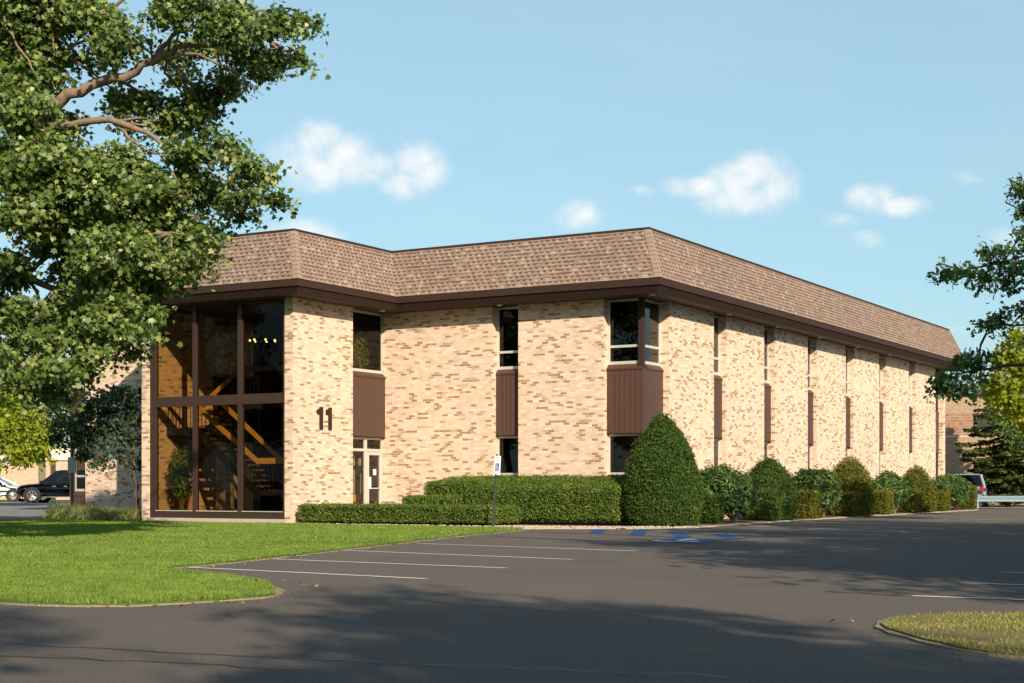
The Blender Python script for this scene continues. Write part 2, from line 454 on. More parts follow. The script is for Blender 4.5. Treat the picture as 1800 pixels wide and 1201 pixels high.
M['tyre'] = plain('rubber_tyre', (.022, .021, .02), .8, 0, .2, .15, 20)
M['rim'] = plain('alloy_rim', (.55, .54, .53), .3, .8, .5, .04)
M['chrome'] = plain('chrome_strip', (.75, .75, .74), .2, .9, .5, .02)
M['trim_black'] = plain('black_plastic', (.02, .02, .021), .6)
M['lamp_clear'] = plain('headlamp_lens', (.75, .62, .50), .15, 0, .6, .03)
M['lamp_red'] = plain('tail_lamp_lens', (.30, .02, .015), .2, 0, .6, .03)
M['beige_siding'] = plain('beige_siding', (.44, .36, .24), .7)
M['pale_band'] = plain('pale_fascia_board', (.66, .55, .46), .7)
M['olive'] = plain('olive_shutter', (.16, .14, .085), .6)
M['far_window'] = plain('dark_window_recess', (.05, .035, .028), .4)

def emit_mat(name, col, s):
    m, t = new_mat(name)
    e = t.node('ShaderNodeEmission'); e.inputs[0].default_value = (*col, 1); e.inputs[1].default_value = s
    t.link(e.outputs[0], t.out.inputs[0]); return m
M['bulb'] = emit_mat('lit_bulb', (1.0, .60, .20), 7.0)
# ================================================================== OFFICE BUILDING
L = 33.64; ZS, ZE, ZR = 6.402, 6.80, 8.313
EAVE = [(0, 0), (0, L), (-24.4, L), (-24.4, 0), (-16.0, 0), (-16.0, -4.8), (-8.707, -4.8), (-8.707, 0)]

def inset(poly, d):
    out = []; n = len(poly)
    for i in range(n):
        p0, p1, p2 = poly[i - 1], poly[i], poly[(i + 1) % n]
        def nrm(a, b):
            dx, dy = b[0] - a[0], b[1] - a[1]; l = math.hypot(dx, dy); return (-dy / l, dx / l)
        n1, n2 = nrm(p0, p1), nrm(p1, p2)
        out.append((p1[0] + (n1[0] + n2[0]) * d, p1[1] + (n1[1] + n2[1]) * d))
    return out

def ring(mb, pa, za, pb, zb, mi=0):
    n = len(pa)
    for i in range(n):
        j = (i + 1) % n
        mb.face([(*pa[i], za), (*pa[j], za), (*pb[j], zb), (*pb[i], zb)], mi)

bld = empty('office_building', 'two storey cream brick office building with brown shingled mansard roof', 'office building')

# roof: thirteen shingle courses, each lapping over the one below
mb = MB(); NCR = 13
ztop = 8.24
for k in range(NCR):
    t0, t1 = k / NCR, (k + 1) / NCR
    a, b = inset(EAVE, .642 * t0 - .013), inset(EAVE, .642 * t1 + .001)
    z0, z1 = ZE + (ZR - ZE) * t0, ZE + (ZR - ZE) * t1
    z1 = min(z1, ztop + .03)
    ring(mb, a, z0 + .004, b, z1)
    ring(mb, inset(EAVE, .642 * t0 + .004), z0 - .003, a, z0 + .004)
roof = mb.build('roof', M['shingle'], bld)
mb = MB(); o0, o1 = inset(EAVE, .612), inset(EAVE, .80)
ring(mb, o0, ztop, o0, ZR); ring(mb, o0, ZR, o1, ZR); ring(mb, o1, ZR, o1, ztop - .1); ring(mb, inset(EAVE, .66), ztop, o0, ztop)
mb.build('ridge_trim', M['brown'], roof)
mb = MB(); mb.face([(*p, ztop - .05) for p in inset(EAVE, .79)]); mb.build('flat_deck', M['membrane'], roof)
# hip caps on the outer corners
for ci in (0, 1, 2, 3, 5, 6):
    mb = MB()
    p0, p1, p2 = EAVE[ci - 1], EAVE[ci], EAVE[(ci + 1) % 8]
    e1 = Vector((p0[0] - p1[0], p0[1] - p1[1], 0)).normalized(); e2 = Vector((p2[0] - p1[0], p2[1] - p1[1], 0)).normalized()
    lo = Vector((*inset(EAVE, 0)[ci], ZE)); hi = Vector((*inset(EAVE, .642)[ci], ZR)); ax = hi - lo
    outd = Vector((-(e1 + e2).x, -(e1 + e2).y, .5)).normalized()
    NP = 11
    for k in range(NP):
        a0 = lo + ax * (k / NP) * .955; a1 = lo + ax * ((k + 1.25) / NP) * .955
        if k == NP - 1: a1 = lo + ax * .955
        q0, q1 = a0 + outd * .040, a1 + outd * .016
        w = .15
        l0, l1 = a0 + e1 * w - e2 * .030, a1 + e1 * w - e2 * .012
        r0, r1 = a0 + e2 * w - e1 * .030, a1 + e2 * w - e1 * .012
        mb.face([l0, q0, q1, l1]); mb.face([q0, r0, r1, q1])
        mb.face([l0, q0, a0 + Vector((0, 0, -.01))]); mb.face([q0, r0, a0 + Vector((0, 0, -.01))])
    mb.build('hip_cap', M['hip'], roof, recalc=False)

# fascia: upper band, shadow gap, sloping lower band
mb = MB()
ring(mb, inset(EAVE, .0), 6.605, inset(EAVE, .0), 6.79); ring(mb, inset(EAVE, .0), 6.79, inset(EAVE, .10), 6.795); ring(mb, inset(EAVE, .0), 6.605, inset(EAVE, .075), 6.605)
ring(mb, inset(EAVE, .075), 6.605, inset(EAVE, .075), 6.585)
ring(mb, inset(EAVE, .075), 6.585, inset(EAVE, .035), 6.585); ring(mb, inset(EAVE, .035), 6.585, inset(EAVE, .165), ZS - .004); ring(mb, inset(EAVE, .165), ZS - .004, inset(EAVE, .20), ZS)
mb.build('fascia', M['brown'], bld)
mb = MB(); ring(mb, inset(EAVE, .19), ZS, inset(EAVE, .86), ZS); sof = mb.build('soffit', M['soffit'], bld)
def downlight(x, y):
    mb = MB(); mb.lathe((x, y, ZS - .03), [(.0, .0), (.07, .0), (.085, .012), (.085, .03), (0, .03)], 14)
    mb.build('downlight', M['light_disc'], sof)
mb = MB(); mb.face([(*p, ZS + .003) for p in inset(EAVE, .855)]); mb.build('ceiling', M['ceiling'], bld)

O = .77; T = .36
RK = [2.323 + 4.267 * k for k in range(7)]
FR_R, FR_F, FR_L = Loc('R', -O), Loc('F', O), Loc('L', -24.4 + O)
WG_R, WG_L, WG_F = Loc('R', -9.48), Loc('L', -15.22), Loc('F', -4.03)

def wall(name, boxes, mat=None, parent=None):
    mb = MB()
    for b in boxes: mb.box(*b)
    return mb.build(name, mat or M['brick'], parent or bld)

for k, y in enumerate(RK):
    wall('brick_pier', [(-O - T, -O, y, y + 3.302, -.2, ZS)])
wall('brick_pier', [(-4.918, -2.11, O, O + T, -.2, ZS)])
wall('front_wall', [(-9.76, -5.80, O, O + T, -.2, ZS)])
wall('front_wall', [(-22.48, -14.94, O, O + T, -.2, ZS)])
wall('left_wall', [(-24.4 + O, -24.4 + O + T, 2.3, L - O - T, -.2, ZS)])
wall('back_wall', [(-24.4 + O, -O, L - O - T + .002, L - O, -.2, ZS)])
# far corner window column of the long side
mb = MB(); mb.box(-1.15, -1.0, RK[6] + 3.31, L - O - T, 0, ZS); mb.build('corner_panel', M['brown'], bld)
# entrance wing
wall('wing_side_wall', [(-9.78, -9.48, -4.03, -1.18, -.2, ZS)])
wall('wing_side_wall', [(-15.22, -14.92, -4.03, -1.18, -.2, ZS)])
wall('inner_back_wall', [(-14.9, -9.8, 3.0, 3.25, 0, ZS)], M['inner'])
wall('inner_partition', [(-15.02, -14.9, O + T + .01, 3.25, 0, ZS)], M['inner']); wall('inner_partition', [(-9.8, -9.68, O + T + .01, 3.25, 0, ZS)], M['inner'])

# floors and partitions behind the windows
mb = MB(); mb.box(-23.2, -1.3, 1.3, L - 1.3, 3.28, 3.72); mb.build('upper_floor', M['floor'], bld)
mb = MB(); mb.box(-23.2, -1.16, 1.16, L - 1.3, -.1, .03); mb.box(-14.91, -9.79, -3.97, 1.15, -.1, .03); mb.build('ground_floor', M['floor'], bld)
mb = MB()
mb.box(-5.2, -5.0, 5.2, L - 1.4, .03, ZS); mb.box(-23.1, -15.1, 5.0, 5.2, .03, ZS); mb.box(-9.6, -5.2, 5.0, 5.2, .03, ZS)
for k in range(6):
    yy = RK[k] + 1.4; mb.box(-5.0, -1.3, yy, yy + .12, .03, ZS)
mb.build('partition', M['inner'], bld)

PD = -.195
def spandrel(fr, u0, u1, z0, z1, parent, capped=True, mitre=(0, 0), back=-.50, boards=True):
    """brown boarded panel; mitre: how far (per unit of depth) each end of the cap runs in at a building corner"""
    mb = MB(); mb.lbox(fr, u0, u1, back, PD - .012, z0, z1)
    n = max(2, round((u1 - u0) / .155)); w = (u1 - u0) / n
    for i in range(n):
        mb.lbox(fr, u0 + i * w + (.004 if i else 0), u0 + (i + 1) * w - (.004 if i < n - 1 else 0), PD - .012, PD, z0 + .004, z1 - .002)
    sp = mb.build('spandrel_panel', M['panel'], parent)
    mb = MB()
    for i in range(1, n):
        mb.lbox(fr, u0 + i * w - .005, u0 + i * w + .005, PD - .012, PD + .001, z0 + .01, z1 - .03)
    mb.build('seam_strip', M['seam'], sp)
    mb = MB(); mb.lbox(fr, u0 - .004, u1 + .004, back + .1, PD + .012, z0 - .025, z0)
    mb.build('bottom_trim', M['brown'], sp)
    if capped:
        mb = MB(); do, di = PD + .022, PD - .09; zl, zm, zt = z1 - .025, z1 + .02, z1 + .14
        dd = do - di
        a0, a1 = u0 - .004, u1 + .004; b0, b1 = a0 + mitre[0] * dd, a1 - mitre[1] * dd
        p = lambda u, d, z: fr(u, d, z)
        mb.face([p(a0, do, zl), p(a1, do, zl), p(a1, do, zm), p(a0, do, zm)])
        mb.face([p(a0, do, zm), p(a1, do, zm), p(b1, di, zt), p(b0, di, zt)])
        mb.face([p(a0, do, zl), p(a0, do, zm), p(b0, di, zt), p(b0, di, zl)]); mb.face([p(a1, do, zl), p(a1, do, zm), p(b1, di, zt), p(b1, di, zl)])
        mb.face([p(a0, do, zl), p(a1, do, zl), p(b1, di, zl), p(b0, di, zl)])
        mb.build('sloped_cap', M['panel'], sp)
    return sp

FD0, FD1 = -.345, -.285
def window(fr, u0, u1, z0, z1, rails, parent, gl='glass_win', verts=(), sill=.09, jamb=.055, name='window'):
    mb = MB()
    mb.lbox(fr, u0, u0 + jamb, FD0, FD1, z0, z1); mb.lbox(fr, u1 - jamb, u1, FD0, FD1, z0, z1)
    mb.lbox(fr, u0 + jamb, u1 - jamb, FD0, FD1, z0, z0 + sill); mb.lbox(fr, u0 + jamb, u1 - jamb, FD0, FD1, z1 - .06, z1)
    for (a, b) in rails: mb.lbox(fr, u0 + jamb, u1 - jamb, FD0, FD1 + .004, a, b)
    zs = [z0 + sill] + [q for r in rails for q in r] + [z1 - .06]
    us = [u0 + jamb] + [q for r in verts for q in r] + [u1 - jamb]
    for (a, b) in verts:
        for i in range(0, len(zs), 2): mb.lbox(fr, a, b, FD0 + .002, FD1 - .002, zs[i], zs[i + 1])
    w = mb.build(name, M['alu'], parent)
    for i in range(0, len(zs), 2):
        for j in range(0, len(us), 2):
            g = MB(); d = (FD0 + FD1) / 2
            g.face([fr(us[j], d, zs[i]), fr(us[j + 1], d, zs[i]), fr(us[j + 1], d, zs[i + 1]), fr(us[j], d, zs[i + 1])])
            g.build('pane', M[gl], w)
    return w

ZPB, ZPT = 2.589, 4.413
def bay(fr, u0, u1, mit=(0, 0), c0=0.0, c1=0.0):
    """c0/c1: how much the glazing stops short of the panel at a corner end"""
    r = [spandrel(fr, u0, u1, ZPB, ZPT, bld, True, mit), spandrel(fr, u0, u1, -.1, .76, bld, True, mit)]
    r.append(window(fr, u0 + c0, u1 - c1, ZPT + .135, ZS - .004, [(5.03, 5.10)], bld))
    r.append(window(fr, u0 + c0, u1 - c1, .895, ZPB - .026, [(1.40, 1.47)], bld))
    return r

PD, FD0, FD1 = -.130, -.275, -.215
proto = bay(FR_R, RK[0] + 3.304, RK[1] - .002)
PD, FD0, FD1 = -.195, -.345, -.285
for k in range(1, 6):
    for o in proto:
        c = copy_tree(o, bld); c.location = (0, 4.267 * k, 0)
for k in range(6): downlight(-.47, RK[k] + 3.302 + .48)
bay(FR_F, -5.798, -4.92); downlight(-5.36, .45); downlight(-.42, .42); downlight(-9.17, -.1)
# corner bays
bay(FR_F, -2.108, -.965, (0, 1), 0, .14)
bay(FR_R, 1.27, 2.321, (0, 0), -.14, 0)
for z0, z1 in ((ZPT, ZS - .003), (.7, ZPB)):
    mb = MB(); mb.box(-1.118, -.972, .972, 1.118, z0, z1); mb.build('corner_post', M['brown'], bld)
bay(FR_F, -23.435, -22.482, (1, 0), .14, 0)
bay(FR_L, 1.27, 2.298, (0, 0), -.14, 0)
for z0, z1 in ((ZPT, ZS - .003), (.7, ZPB)):
    mb = MB(); mb.box(-23.428, -23.282, .972, 1.118, z0, z1); mb.build('corner_post', M['brown'], bld)
# far end of the long side: a slim corner panel seen past the last pier
spandrel(FR_R, RK[6] + 3.304, L - O - .2, ZPB, ZPT, bld)

# side bays of the entrance wing, with the door
for fr in (WG_R, WG_L):
    spandrel(fr, -1.178, .768, ZPB, ZPT, bld)
    window(fr, -1.178, .768, ZPT + .135, ZS - .004, [], bld, 'glass')
    window(fr, -1.178, .768, .02, ZPB - .03, [(2.14, 2.22)], bld, 'glass_door', [(-.19, -.06)], .06, .07, 'entrance_window')
fr = WG_R
mb = MB(); d0, d1 = FD0 - .012, FD1 + .012
mb.lbox(fr, -.055, .03, d0, d1, .09, 2.13); mb.lbox(fr, .61, .694, d0, d1, .09, 2.13); mb.lbox(fr, .03, .61, d0, d1, 2.03, 2.13); mb.lbox(fr, .03, .61, d0, d1, .09, .30); mb.lbox(fr, .03, .61, d0, d1, 1.0, 1.03)
door = mb.build('entrance_door', M['alu'], bld)
mb = MB(); mb.lbox(fr, .03, .07, d1, d1 + .05, 1.0, 1.36); mb.lbox(fr, .28, .44, d1 - .03, d1 - .026, 1.42, 1.60); mb.build('handle', M['sign_white'], door)
mb = MB(); mb.face([fr(.03, -.316, .30), fr(.61, -.316, .30), fr(.61, -.316, 2.03), fr(.03, -.316, 2.03)]); mb.build('pane', M['glass_door'], door)

# tall glass front
mb = MB(); f = WG_F
for (a, b) in ((-14.918, -14.69), (-13.24, -13.10), (-11.53, -11.37), (-9.86, -9.782)):
    mb.lbox(f, a, b, -.16, -.03, .14, ZS)
fx = mb.build('glass_front', M['bronze'], bld)
us = [(-14.69, -13.24), (-13.10, -11.53), (-11.37, -9.86)]
for (a, b) in us:
    for (z0, z1) in ((3.44, 3.73), (.14, .34), (6.33, ZS)):
        mb = MB(); mb.lbox(f, a, b, -.16, -.036, z0, z1); mb.build('transom', M['bronze'], fx)
mb = MB()
for (a, b) in us:
    mb.lbox(f, a, b, -.12, -.012, .34, .362)
mb.build('sill_strip', M['alu'], fx)
for (a, b) in us:
    for (z0, z1) in ((.362, 3.44), (3.73, 6.33)):
        g = MB(); g.face([f(a, -.10, z0), f(b, -.10, z0), f(b, -.10, z1), f(a, -.10, z1)]); g.build('pane', M['glass'], fx)
mb = MB(); mb.box(-14.96, -9.70, -4.12, -3.9, -.2, .14); mb.build('plinth', M['concrete'], bld)

# house number 11, standing off the wing wall
for (ya, yb) in ((-2.955, -2.69), (-2.535, -2.27)):
    mb = MB(); x0, x1 = -9.462, -9.432
    z0, z1 = 2.725, 3.368; sw = .145
    poly = [(yb - sw, z0), (yb, z0), (yb, z1), (yb - sw + .015, z1), (yb - sw - .02, z1 - .05), (ya, z1 - .085), (ya, z1 - .20), (yb - sw, z1 - .20)]
    n = len(poly)
    mb.face([(x1, p[0], p[1]) for p in poly]); mb.face([(x0, p[0], p[1]) for p in reversed(poly)])
    for i in range(n):
        a, b = poly[i], poly[(i + 1) % n]
        mb.face([(x0, a[0], a[1]), (x0, b[0], b[1]), (x1, b[0], b[1]), (x1, a[0], a[1])])
    mb.box(-9.479, x0, yb - .10, yb - .04, 2.80, 2.86); mb.box(-9.479, x0, yb - .10, yb - .04, 3.2, 3.26)
    mb.build('house_number_digit', M['brown'], bld)

# staircase behind the glass front
st = empty('staircase', loc=(0, 0, 0)); st.parent = bld
Y0, Y1 = -3.3, -2.15
mb = MB(); mb.box(-14.9, -13.65, Y0, -.95, 2.62, 2.84); mb.box(-11.35, -9.8, Y0, Y1, .80, .95); mb.build('landing', M['floor'], st)
mb = MB()
n = 11
for i in range(n):                       # lower flight, open treads
    x = -11.35 - (i + .5) * (2.3 / n); z = .95 + (i + 1) * (1.89 / (n + 1)); mb.box(x - .13, x + .13, Y0 + .05, Y1 - .05, z - .05, z)
n2 = 6
for i in range(n2):
    x = -14.6 + (i + .5) * (1.5 / n2); z = 2.84 + (i + 1) * (.91 / (n2 + 1)); mb.box(x - .14, x + .14, -2.0, -.95, z - .05, z)
for i in range(5):
    x = -9.95 - i * .28; z = .16 * (i + 1); mb.box(x - .14, x + .14, -1.9, -1.2, z - .04, z)
mb.build('tread', M['terra'], st)
mb = MB()
for y in (Y0, Y1 - .05):
    mb.hexa([(-13.65, y, 2.55), (-13.65, y + .05, 2.55), (-11.3, y + .05, .66), (-11.3, y, .66), (-13.65, y, 2.84), (-13.65, y + .05, 2.84), (-11.3, y + .05, .95), (-11.3, y, .95)])
for y in (-2.02, -.98):
    mb.hexa([(-14.6, y, 2.6), (-14.6, y + .05, 2.6), (-13.1, y + .05, 3.45), (-13.1, y, 3.45), (-14.6, y, 2.85), (-14.6, y + .05, 2.85), (-13.1, y + .05, 3.75), (-13.1, y, 3.75)])
mb.build('stringer', M['iron'], st)
def rail(pts, y, h=.17, w=.05, mt='wood'):
    mb = MB()
    for (a, b) in zip(pts[:-1], pts[1:]):
        mb.hexa([(a[0], y, a[1] - h), (a[0], y + w, a[1] - h), (b[0], y + w, b[1] - h), (b[0], y, b[1] - h), (a[0], y, a[1]), (a[0], y + w, a[1]), (b[0], y + w, b[1]), (b[0], y, b[1])])
    mb.build('handrail', M[mt], st)
rail([(-13.64, 3.50), (-11.40, 1.90), (-9.82, 1.90)], Y0)
rail([(-14.05, 3.95), (-11.40, 1.93)], Y1)
rail([(-14.9, 3.66), (-13.66, 3.66)], Y0)
rail([(-14.55, 3.72), (-13.1, 4.72), (-9.82, 4.72)], -2.05, mt='wood_dim')  # upper rail takes the darkened wood, its dimness is in the colour
rail([(-14.3, 3.89), (-13.75, 4.27)], -2.06)  # brighter wood length laid over the dimmed rail, a lit stretch in colour
mb = MB()
for i in range(9):
    x = -14.85 + i * .148; mb.box(x - .008, x + .008, Y0 + .017, Y0 + .033, 2.84, 3.5)
for i in range(14):
    t = (i + .5) / 14; x = -13.6 + 2.2 * t; z = 3.42 - 1.56 * t
    for y in (Y0, Y1): mb.box(x - .008, x + .008, y + .017, y + .033, z - .75, z - .1)
for i in range(10):
    x = -11.3 + i * .16; mb.box(x - .008, x + .008, Y0 + .017, Y0 + .033, .95, 1.75)
for i in range(20):
    x = -13.05 + i * .165; mb.box(x - .008, x + .008, -2.03, -2.014, 3.75, 4.56)
mb.build('baluster', M['iron'], st)
mb = MB(); mb.box(-13.1, -9.79, -2.02, 2.99, 3.42, 3.75); mb.build('gallery_floor', M['inner'], st)

mb = MB(); mb.box(-2.3, -1.25, 2.0, 2.08, .9, 2.02); mb.build('added_maroon_board', M['maroon'], bld)  # coloured boards added behind the glass for the window's warm brown tone
mb = MB(); mb.box(-2.35, -1.2, 2.1, 2.16, 2.05, 2.6); mb.build('added_tan_board', M['tan_board'], bld)
# chandelier
ch = empty('chandelier', 'black iron chandelier with seven lit bulbs hanging behind the tall glass front', 'chandelier', (-12.72, -1.4, ZS))
mb = MB(); mb.tube([(0, 0, 0), (0, 0, -.82)], .012, 6); mb.lathe((0, 0, -.03), [(0, 0), (.09, 0), (.09, .03), (0, .03)], 12)
mb.lathe((0, 0, -.95), [(0, 0), (.04, .02), (.05, .08), (.02, .14), (0, .15)], 10)
for k in range(7):
    a = 2 * math.pi * k / 7 + .2; c, s = math.cos(a), math.sin(a)
    mb.tube([(.03 * c, .03 * s, -.87), (.22 * c, .22 * s, -.97), (.40 * c, .40 * s, -.93), (.40 * c, .40 * s, -.88)], .011, 5)
mb.build('chandelier_arm', M['iron'], ch)
for k in range(7):
    a = 2 * math.pi * k / 7 + .2
    mb = MB(); mb.lathe((.40 * math.cos(a), .40 * math.sin(a), -.88), [(0, 0), (.014, .005), (.026, .027), (.02, .05), (0, .06)], 10)
    mb.build('bulb', M['bulb'], ch, True)

# indoor plants
def house_plant(label, loc, h, r, n, z0, seed, size=.13, tmpl=T_LONG):
    rg = np.random.default_rng(seed)
    p = empty('potted_tree', label, 'potted plant', loc)
    mb = MB(); mb.lathe((0, 0, 0), [(0, 0), (.17, 0), (.22, .34), (.20, .34), (.18, .30), (0, .30)], 14); mb.build('planter', M['terra'], p)
    mb = MB()
    for k in range(5):
        a = k * 1.26; mb.tube([(0.04 * math.cos(a), .04 * math.sin(a), .3), (.1 * math.cos(a), .1 * math.sin(a), h * .6), (.6 * r * math.cos(a), .6 * r * math.sin(a), h * .9)], [.02, .015, .006], 5)
    mb.build('stem', M['bark'], p)
    q = unit(rg.normal(size=(n, 3))) * (rg.random((n, 1)) ** .4)
    c = q * np.array([r, r, (h - z0) / 2]) + np.array([0, 0, (h + z0) / 2])
    leaf_mesh('foliage', c, q + rg.normal(size=(n, 3)) * .5 + [0, 0, .3], size * (.7 + .6 * rg.random(n)), tmpl, M['leaf_house'], p, .8)
house_plant('bushy indoor tree standing behind the lowest left glass pane', (-14.15, -3.45, .03), 2.3, .42, 1500, .55, 3)
house_plant('tall leafy indoor plant in the upper side window above the entrance door', (-10.45, .15, 3.76), 2.35, .5, 1700, .5, 4, .2)
mb = MB()
for i in range(46):
    y = -1.15 + i * .042
    mb.tube([(-10.62 + .03 * (i % 2), y, .06), (-10.62 + .03 * (i % 2), y, 2.5)], .024, 6)
tag(mb.build('curtain', M['curtain']), 'grey pleated curtain hanging behind the glass entrance door', 'curtain')
mb = MB(); mb.box(-10.54, -10.2, -1.1, .7, .42, .47); mb.box(-10.55, -10.5, -1.1, .7, .60, .82)
for y in (-.95, .55): mb.box(-10.5, -10.24, y - .03, y + .03, .03, .42); mb.box(-10.55, -10.51, y - .03, y + .03, .42, .6)
tag(mb.build('wooden_bench', M['wood']), 'orange wooden bench just inside the glass entrance door', 'bench')
# ================================================================== GROUND
def sheet(name, poly, z, mat, label=None, cat=None):
    mb = MB(); mb.face([(p[0], p[1], z if not callable(z) else z(p)) for p in poly])
    o = mb.build(name, mat, recalc=False)
    if o.data.polygons[0].normal.z < 0: o.data.flip_normals()
    return tag(o, label, cat, kind='structure')

sheet('ground', [(-900, -900), (900, -900), (900, 900), (-900, 900)], -.06, M['ground'], 'rough green ground reaching to the horizon', 'ground')
sheet('parking_lot', [(-70, -90), (90, -90), (90, 30), (34, 62), tuple(gnd(1715, 76.3)[:2]), (-1.1, 39.4), (-1.0, -3), (-70, -3)], 0, M['asphalt'], 'dark grey asphalt parking lot and drive in front of the building', 'parking lot')

def outward(poly, d):
    """grow a polygon by d (vertex normals)"""
    n = len(poly); ar = sum(poly[i - 1][0] * poly[i][1] - poly[i][0] * poly[i - 1][1] for i in range(n)); sg = 1 if ar > 0 else -1
    out = []
    for i in range(n):
        a, b = Vector(poly[i - 1]), Vector(poly[(i + 1) % n]); t = (b - a).normalized()
        out.append((poly[i][0] + sg * t.y * d, poly[i][1] - sg * t.x * d))
    return out

def smooth_poly(pts, it=1):
    for _ in range(it):
        q = []
        for i in range(len(pts)):
            a, b = pts[i], pts[(i + 1) % len(pts)]
            q += [(a[0] * .75 + b[0] * .25, a[1] * .75 + b[1] * .25), (a[0] * .25 + b[0] * .75, a[1] * .25 + b[1] * .75)]
        pts = q
    return pts

def jitter_poly(pts, amp, step=.35):
    out = []
    for i in range(len(pts)):
        a, b = np.array(pts[i]), np.array(pts[(i + 1) % len(pts)]); l = np.linalg.norm(b - a); n = max(1, int(min(l, 14) / step))
        for k in range(n):
            p = a + (b - a) * k / n; p = p + RNG.normal(size=2) * amp; out.append((p[0], p[1]))
    return out

LAWN = [(-0.75, -6.62), (0.25, -10.85), (1.42, -14.68), (2.34, -17.7), (3.17, -20.5), (3.66, -22.33), (3.88, -23.75), (4.75, -24.1), (6.2, -24.85), (7.36, -25.67),
        (8.02, -26.37), (8.26, -26.85), (8.2, -27.35), (8.06, -27.99), (7.85, -28.40), (7.32, -28.62), (6.62, -28.67), (0, -28.9), (-14, -28.7), (-45, -28), (-45, -19),
        (-20.65, -4.64), (-18.9, -3.6), (-18.6, -4.1), (-15.3, -4.22), (-9.5, -4.30), (-9.2, -4.36), (-2.9, -4.62), (-1.7, -5.0), (-1.05, -5.5)]
LAWN_S = jitter_poly(smooth_poly(LAWN), .025)
def slab(name, poly, z0, z1, mat, label, cat):
    mb = MB(); mb.prism(poly, z0, z1, bot=False); return tag(mb.build(name, mat), label, cat, kind='structure')
slab('sandy_edging', jitter_poly(outward(smooth_poly(LAWN), .06), .028), -.04, .012, M['sandy'], 'sandy worn strip along the edge of the lawn', 'edging')
slab('lawn', LAWN_S, -.04, .028, M['turf'], 'mown green lawn in front of the glass entrance wing', 'lawn')
ISL = [(14.27, -26.98), (14.18, -26.45), (14.3, -25.85), (14.9, -25.40), (19, -23.6), (30, -19), (31, -27), (22, -29.2), (17.5, -29.1), (15.69, -28.65), (15.39, -28.5), (15.09, -28.2), (14.81, -27.85), (14.46, -27.35)]
ISL_S = jitter_poly(smooth_poly(ISL), .012)
slab('island_kerb', jitter_poly(outward(smooth_poly(ISL), .045), .012), -.04, .016, M['sandy'], 'low concrete kerb round the grass island', 'kerb')
slab('island_turf', ISL_S, -.04, .03, M['dry_turf'], 'dry patchy turf of the grass island at lower right', 'lawn')
BED = [(-9.45, -4.32), (-2.9, -4.58), (-1.5, -4.95), (.68, -3.55), (1.80, -1.6), (1.62, 1.5), (1.25, 6), (1.05, 14), (.95, 24), (.9, 32.4), (-.6, 33.2), (-.78, 30), (-.78, .75), (-9.4, .75)]
slab('planting_bed', jitter_poly(BED, .03), -.04, .022, M['gravel'], 'pale gravel bed under the hedges', 'planting bed')
slab('mulch_bed', [(-9.3, -3.7), (-3.2, -3.7), (-1.9, -3.2), (.4, -2.75), (1.35, -1.3), (1.25, 1.5), (1.0, 6), (.8, 14), (.7, 24), (.62, 31.8), (-.6, 32.4), (-.77, 30), (-.77, .74), (-9.3, .74)], -.03, .05, M['mulch'], 'dark mulch under the hedges and shrubs', 'planting bed')
slab('left_bed', [(-22.4, .76), (-15.24, .76), (-15.24, -4.1), (-18.6, -4.0), (-20.3, -2.4)], -.04, .045, M['mulch'], 'planting bed in the corner left of the entrance wing', 'planting bed')
def rise(p):
    F = -SN * (p[0] - CAM[0]) + CS * (p[1] - CAM[1]); return .006 + max(0, F - 49) / 35 * .185
sheet('street', [tuple(gnd(-420, 45)[:2]), tuple(gnd(60, 45)[:2]), (-18.7, -3.3), (-23.4, .6), (-23.9, 1.0), tuple(gnd(170, 86)[:2]), tuple(gnd(-420, 86)[:2])], rise, M['street'], 'light grey drive beyond the lawn at far left', 'street')
sheet('verge', [tuple(gnd(-500, 86)[:2]), tuple(gnd(190, 86)[:2]), tuple(gnd(190, 100)[:2]), tuple(gnd(-500, 100)[:2])], .21, M['turf'], 'strip of grass behind the parked vehicles at far left', 'verge')
sheet('rear_pavement', [tuple(gnd(1560, 77)[:2]), tuple(gnd(2500, 77)[:2]), tuple(gnd(2500, 90)[:2]), tuple(gnd(1560, 90)[:2])], .01, M['concrete'], 'pale sunlit pavement beyond the guardrail', 'pavement')

# painted lines
def ribbon(mb, pts, w, z, mi=0):
    P = [Vector((p[0], p[1], 0)) for p in pts]; n = len(P); Ls, Rs = [], []
    for i in range(n):
        t = (P[min(i + 1, n - 1)] - P[max(i - 1, 0)]).normalized(); s = Vector((-t.y, t.x, 0)) * w / 2
        Ls.append(P[i] + s); Rs.append(P[i] - s)
    for i in range(n - 1):
        mb.face([(Rs[i].x, Rs[i].y, z), (Rs[i + 1].x, Rs[i + 1].y, z), (Ls[i + 1].x, Ls[i + 1].y, z), (Ls[i].x, Ls[i].y, z)], mi)
def line(name, pts, w, mat, label, cat='line', z=.005):
    n = []
    for a, b in zip(pts[:-1], pts[1:]):
        for k in range(10): n.append((a[0] + (b[0] - a[0]) * k / 10 + random.gauss(0, .006), a[1] + (b[1] - a[1]) * k / 10 + random.gauss(0, .006)))
    n.append(pts[-1]); mb = MB(); ribbon(mb, n, w, z)
    return tag(mb.build(name, M[mat], recalc=False), label, cat, kind='structure')
FL = [((3.62, -23.03), (7.93, -23.59), 'nearest to the lawn tip'), ((3.22, -20.67), (7.53, -21.1), 'second from the lawn tip'), ((2.38, -17.65), (7.18, -18.58), 'third from the lawn tip'), ((1.7, -14.47), (6.68, -15.43), 'fourth from the lawn tip, nearest the sign')]
for a, b, s in FL: line('parking_line', [a, b], .105, 'white_paint', 'white stall line running out from the lawn, ' + s, 'parking line')
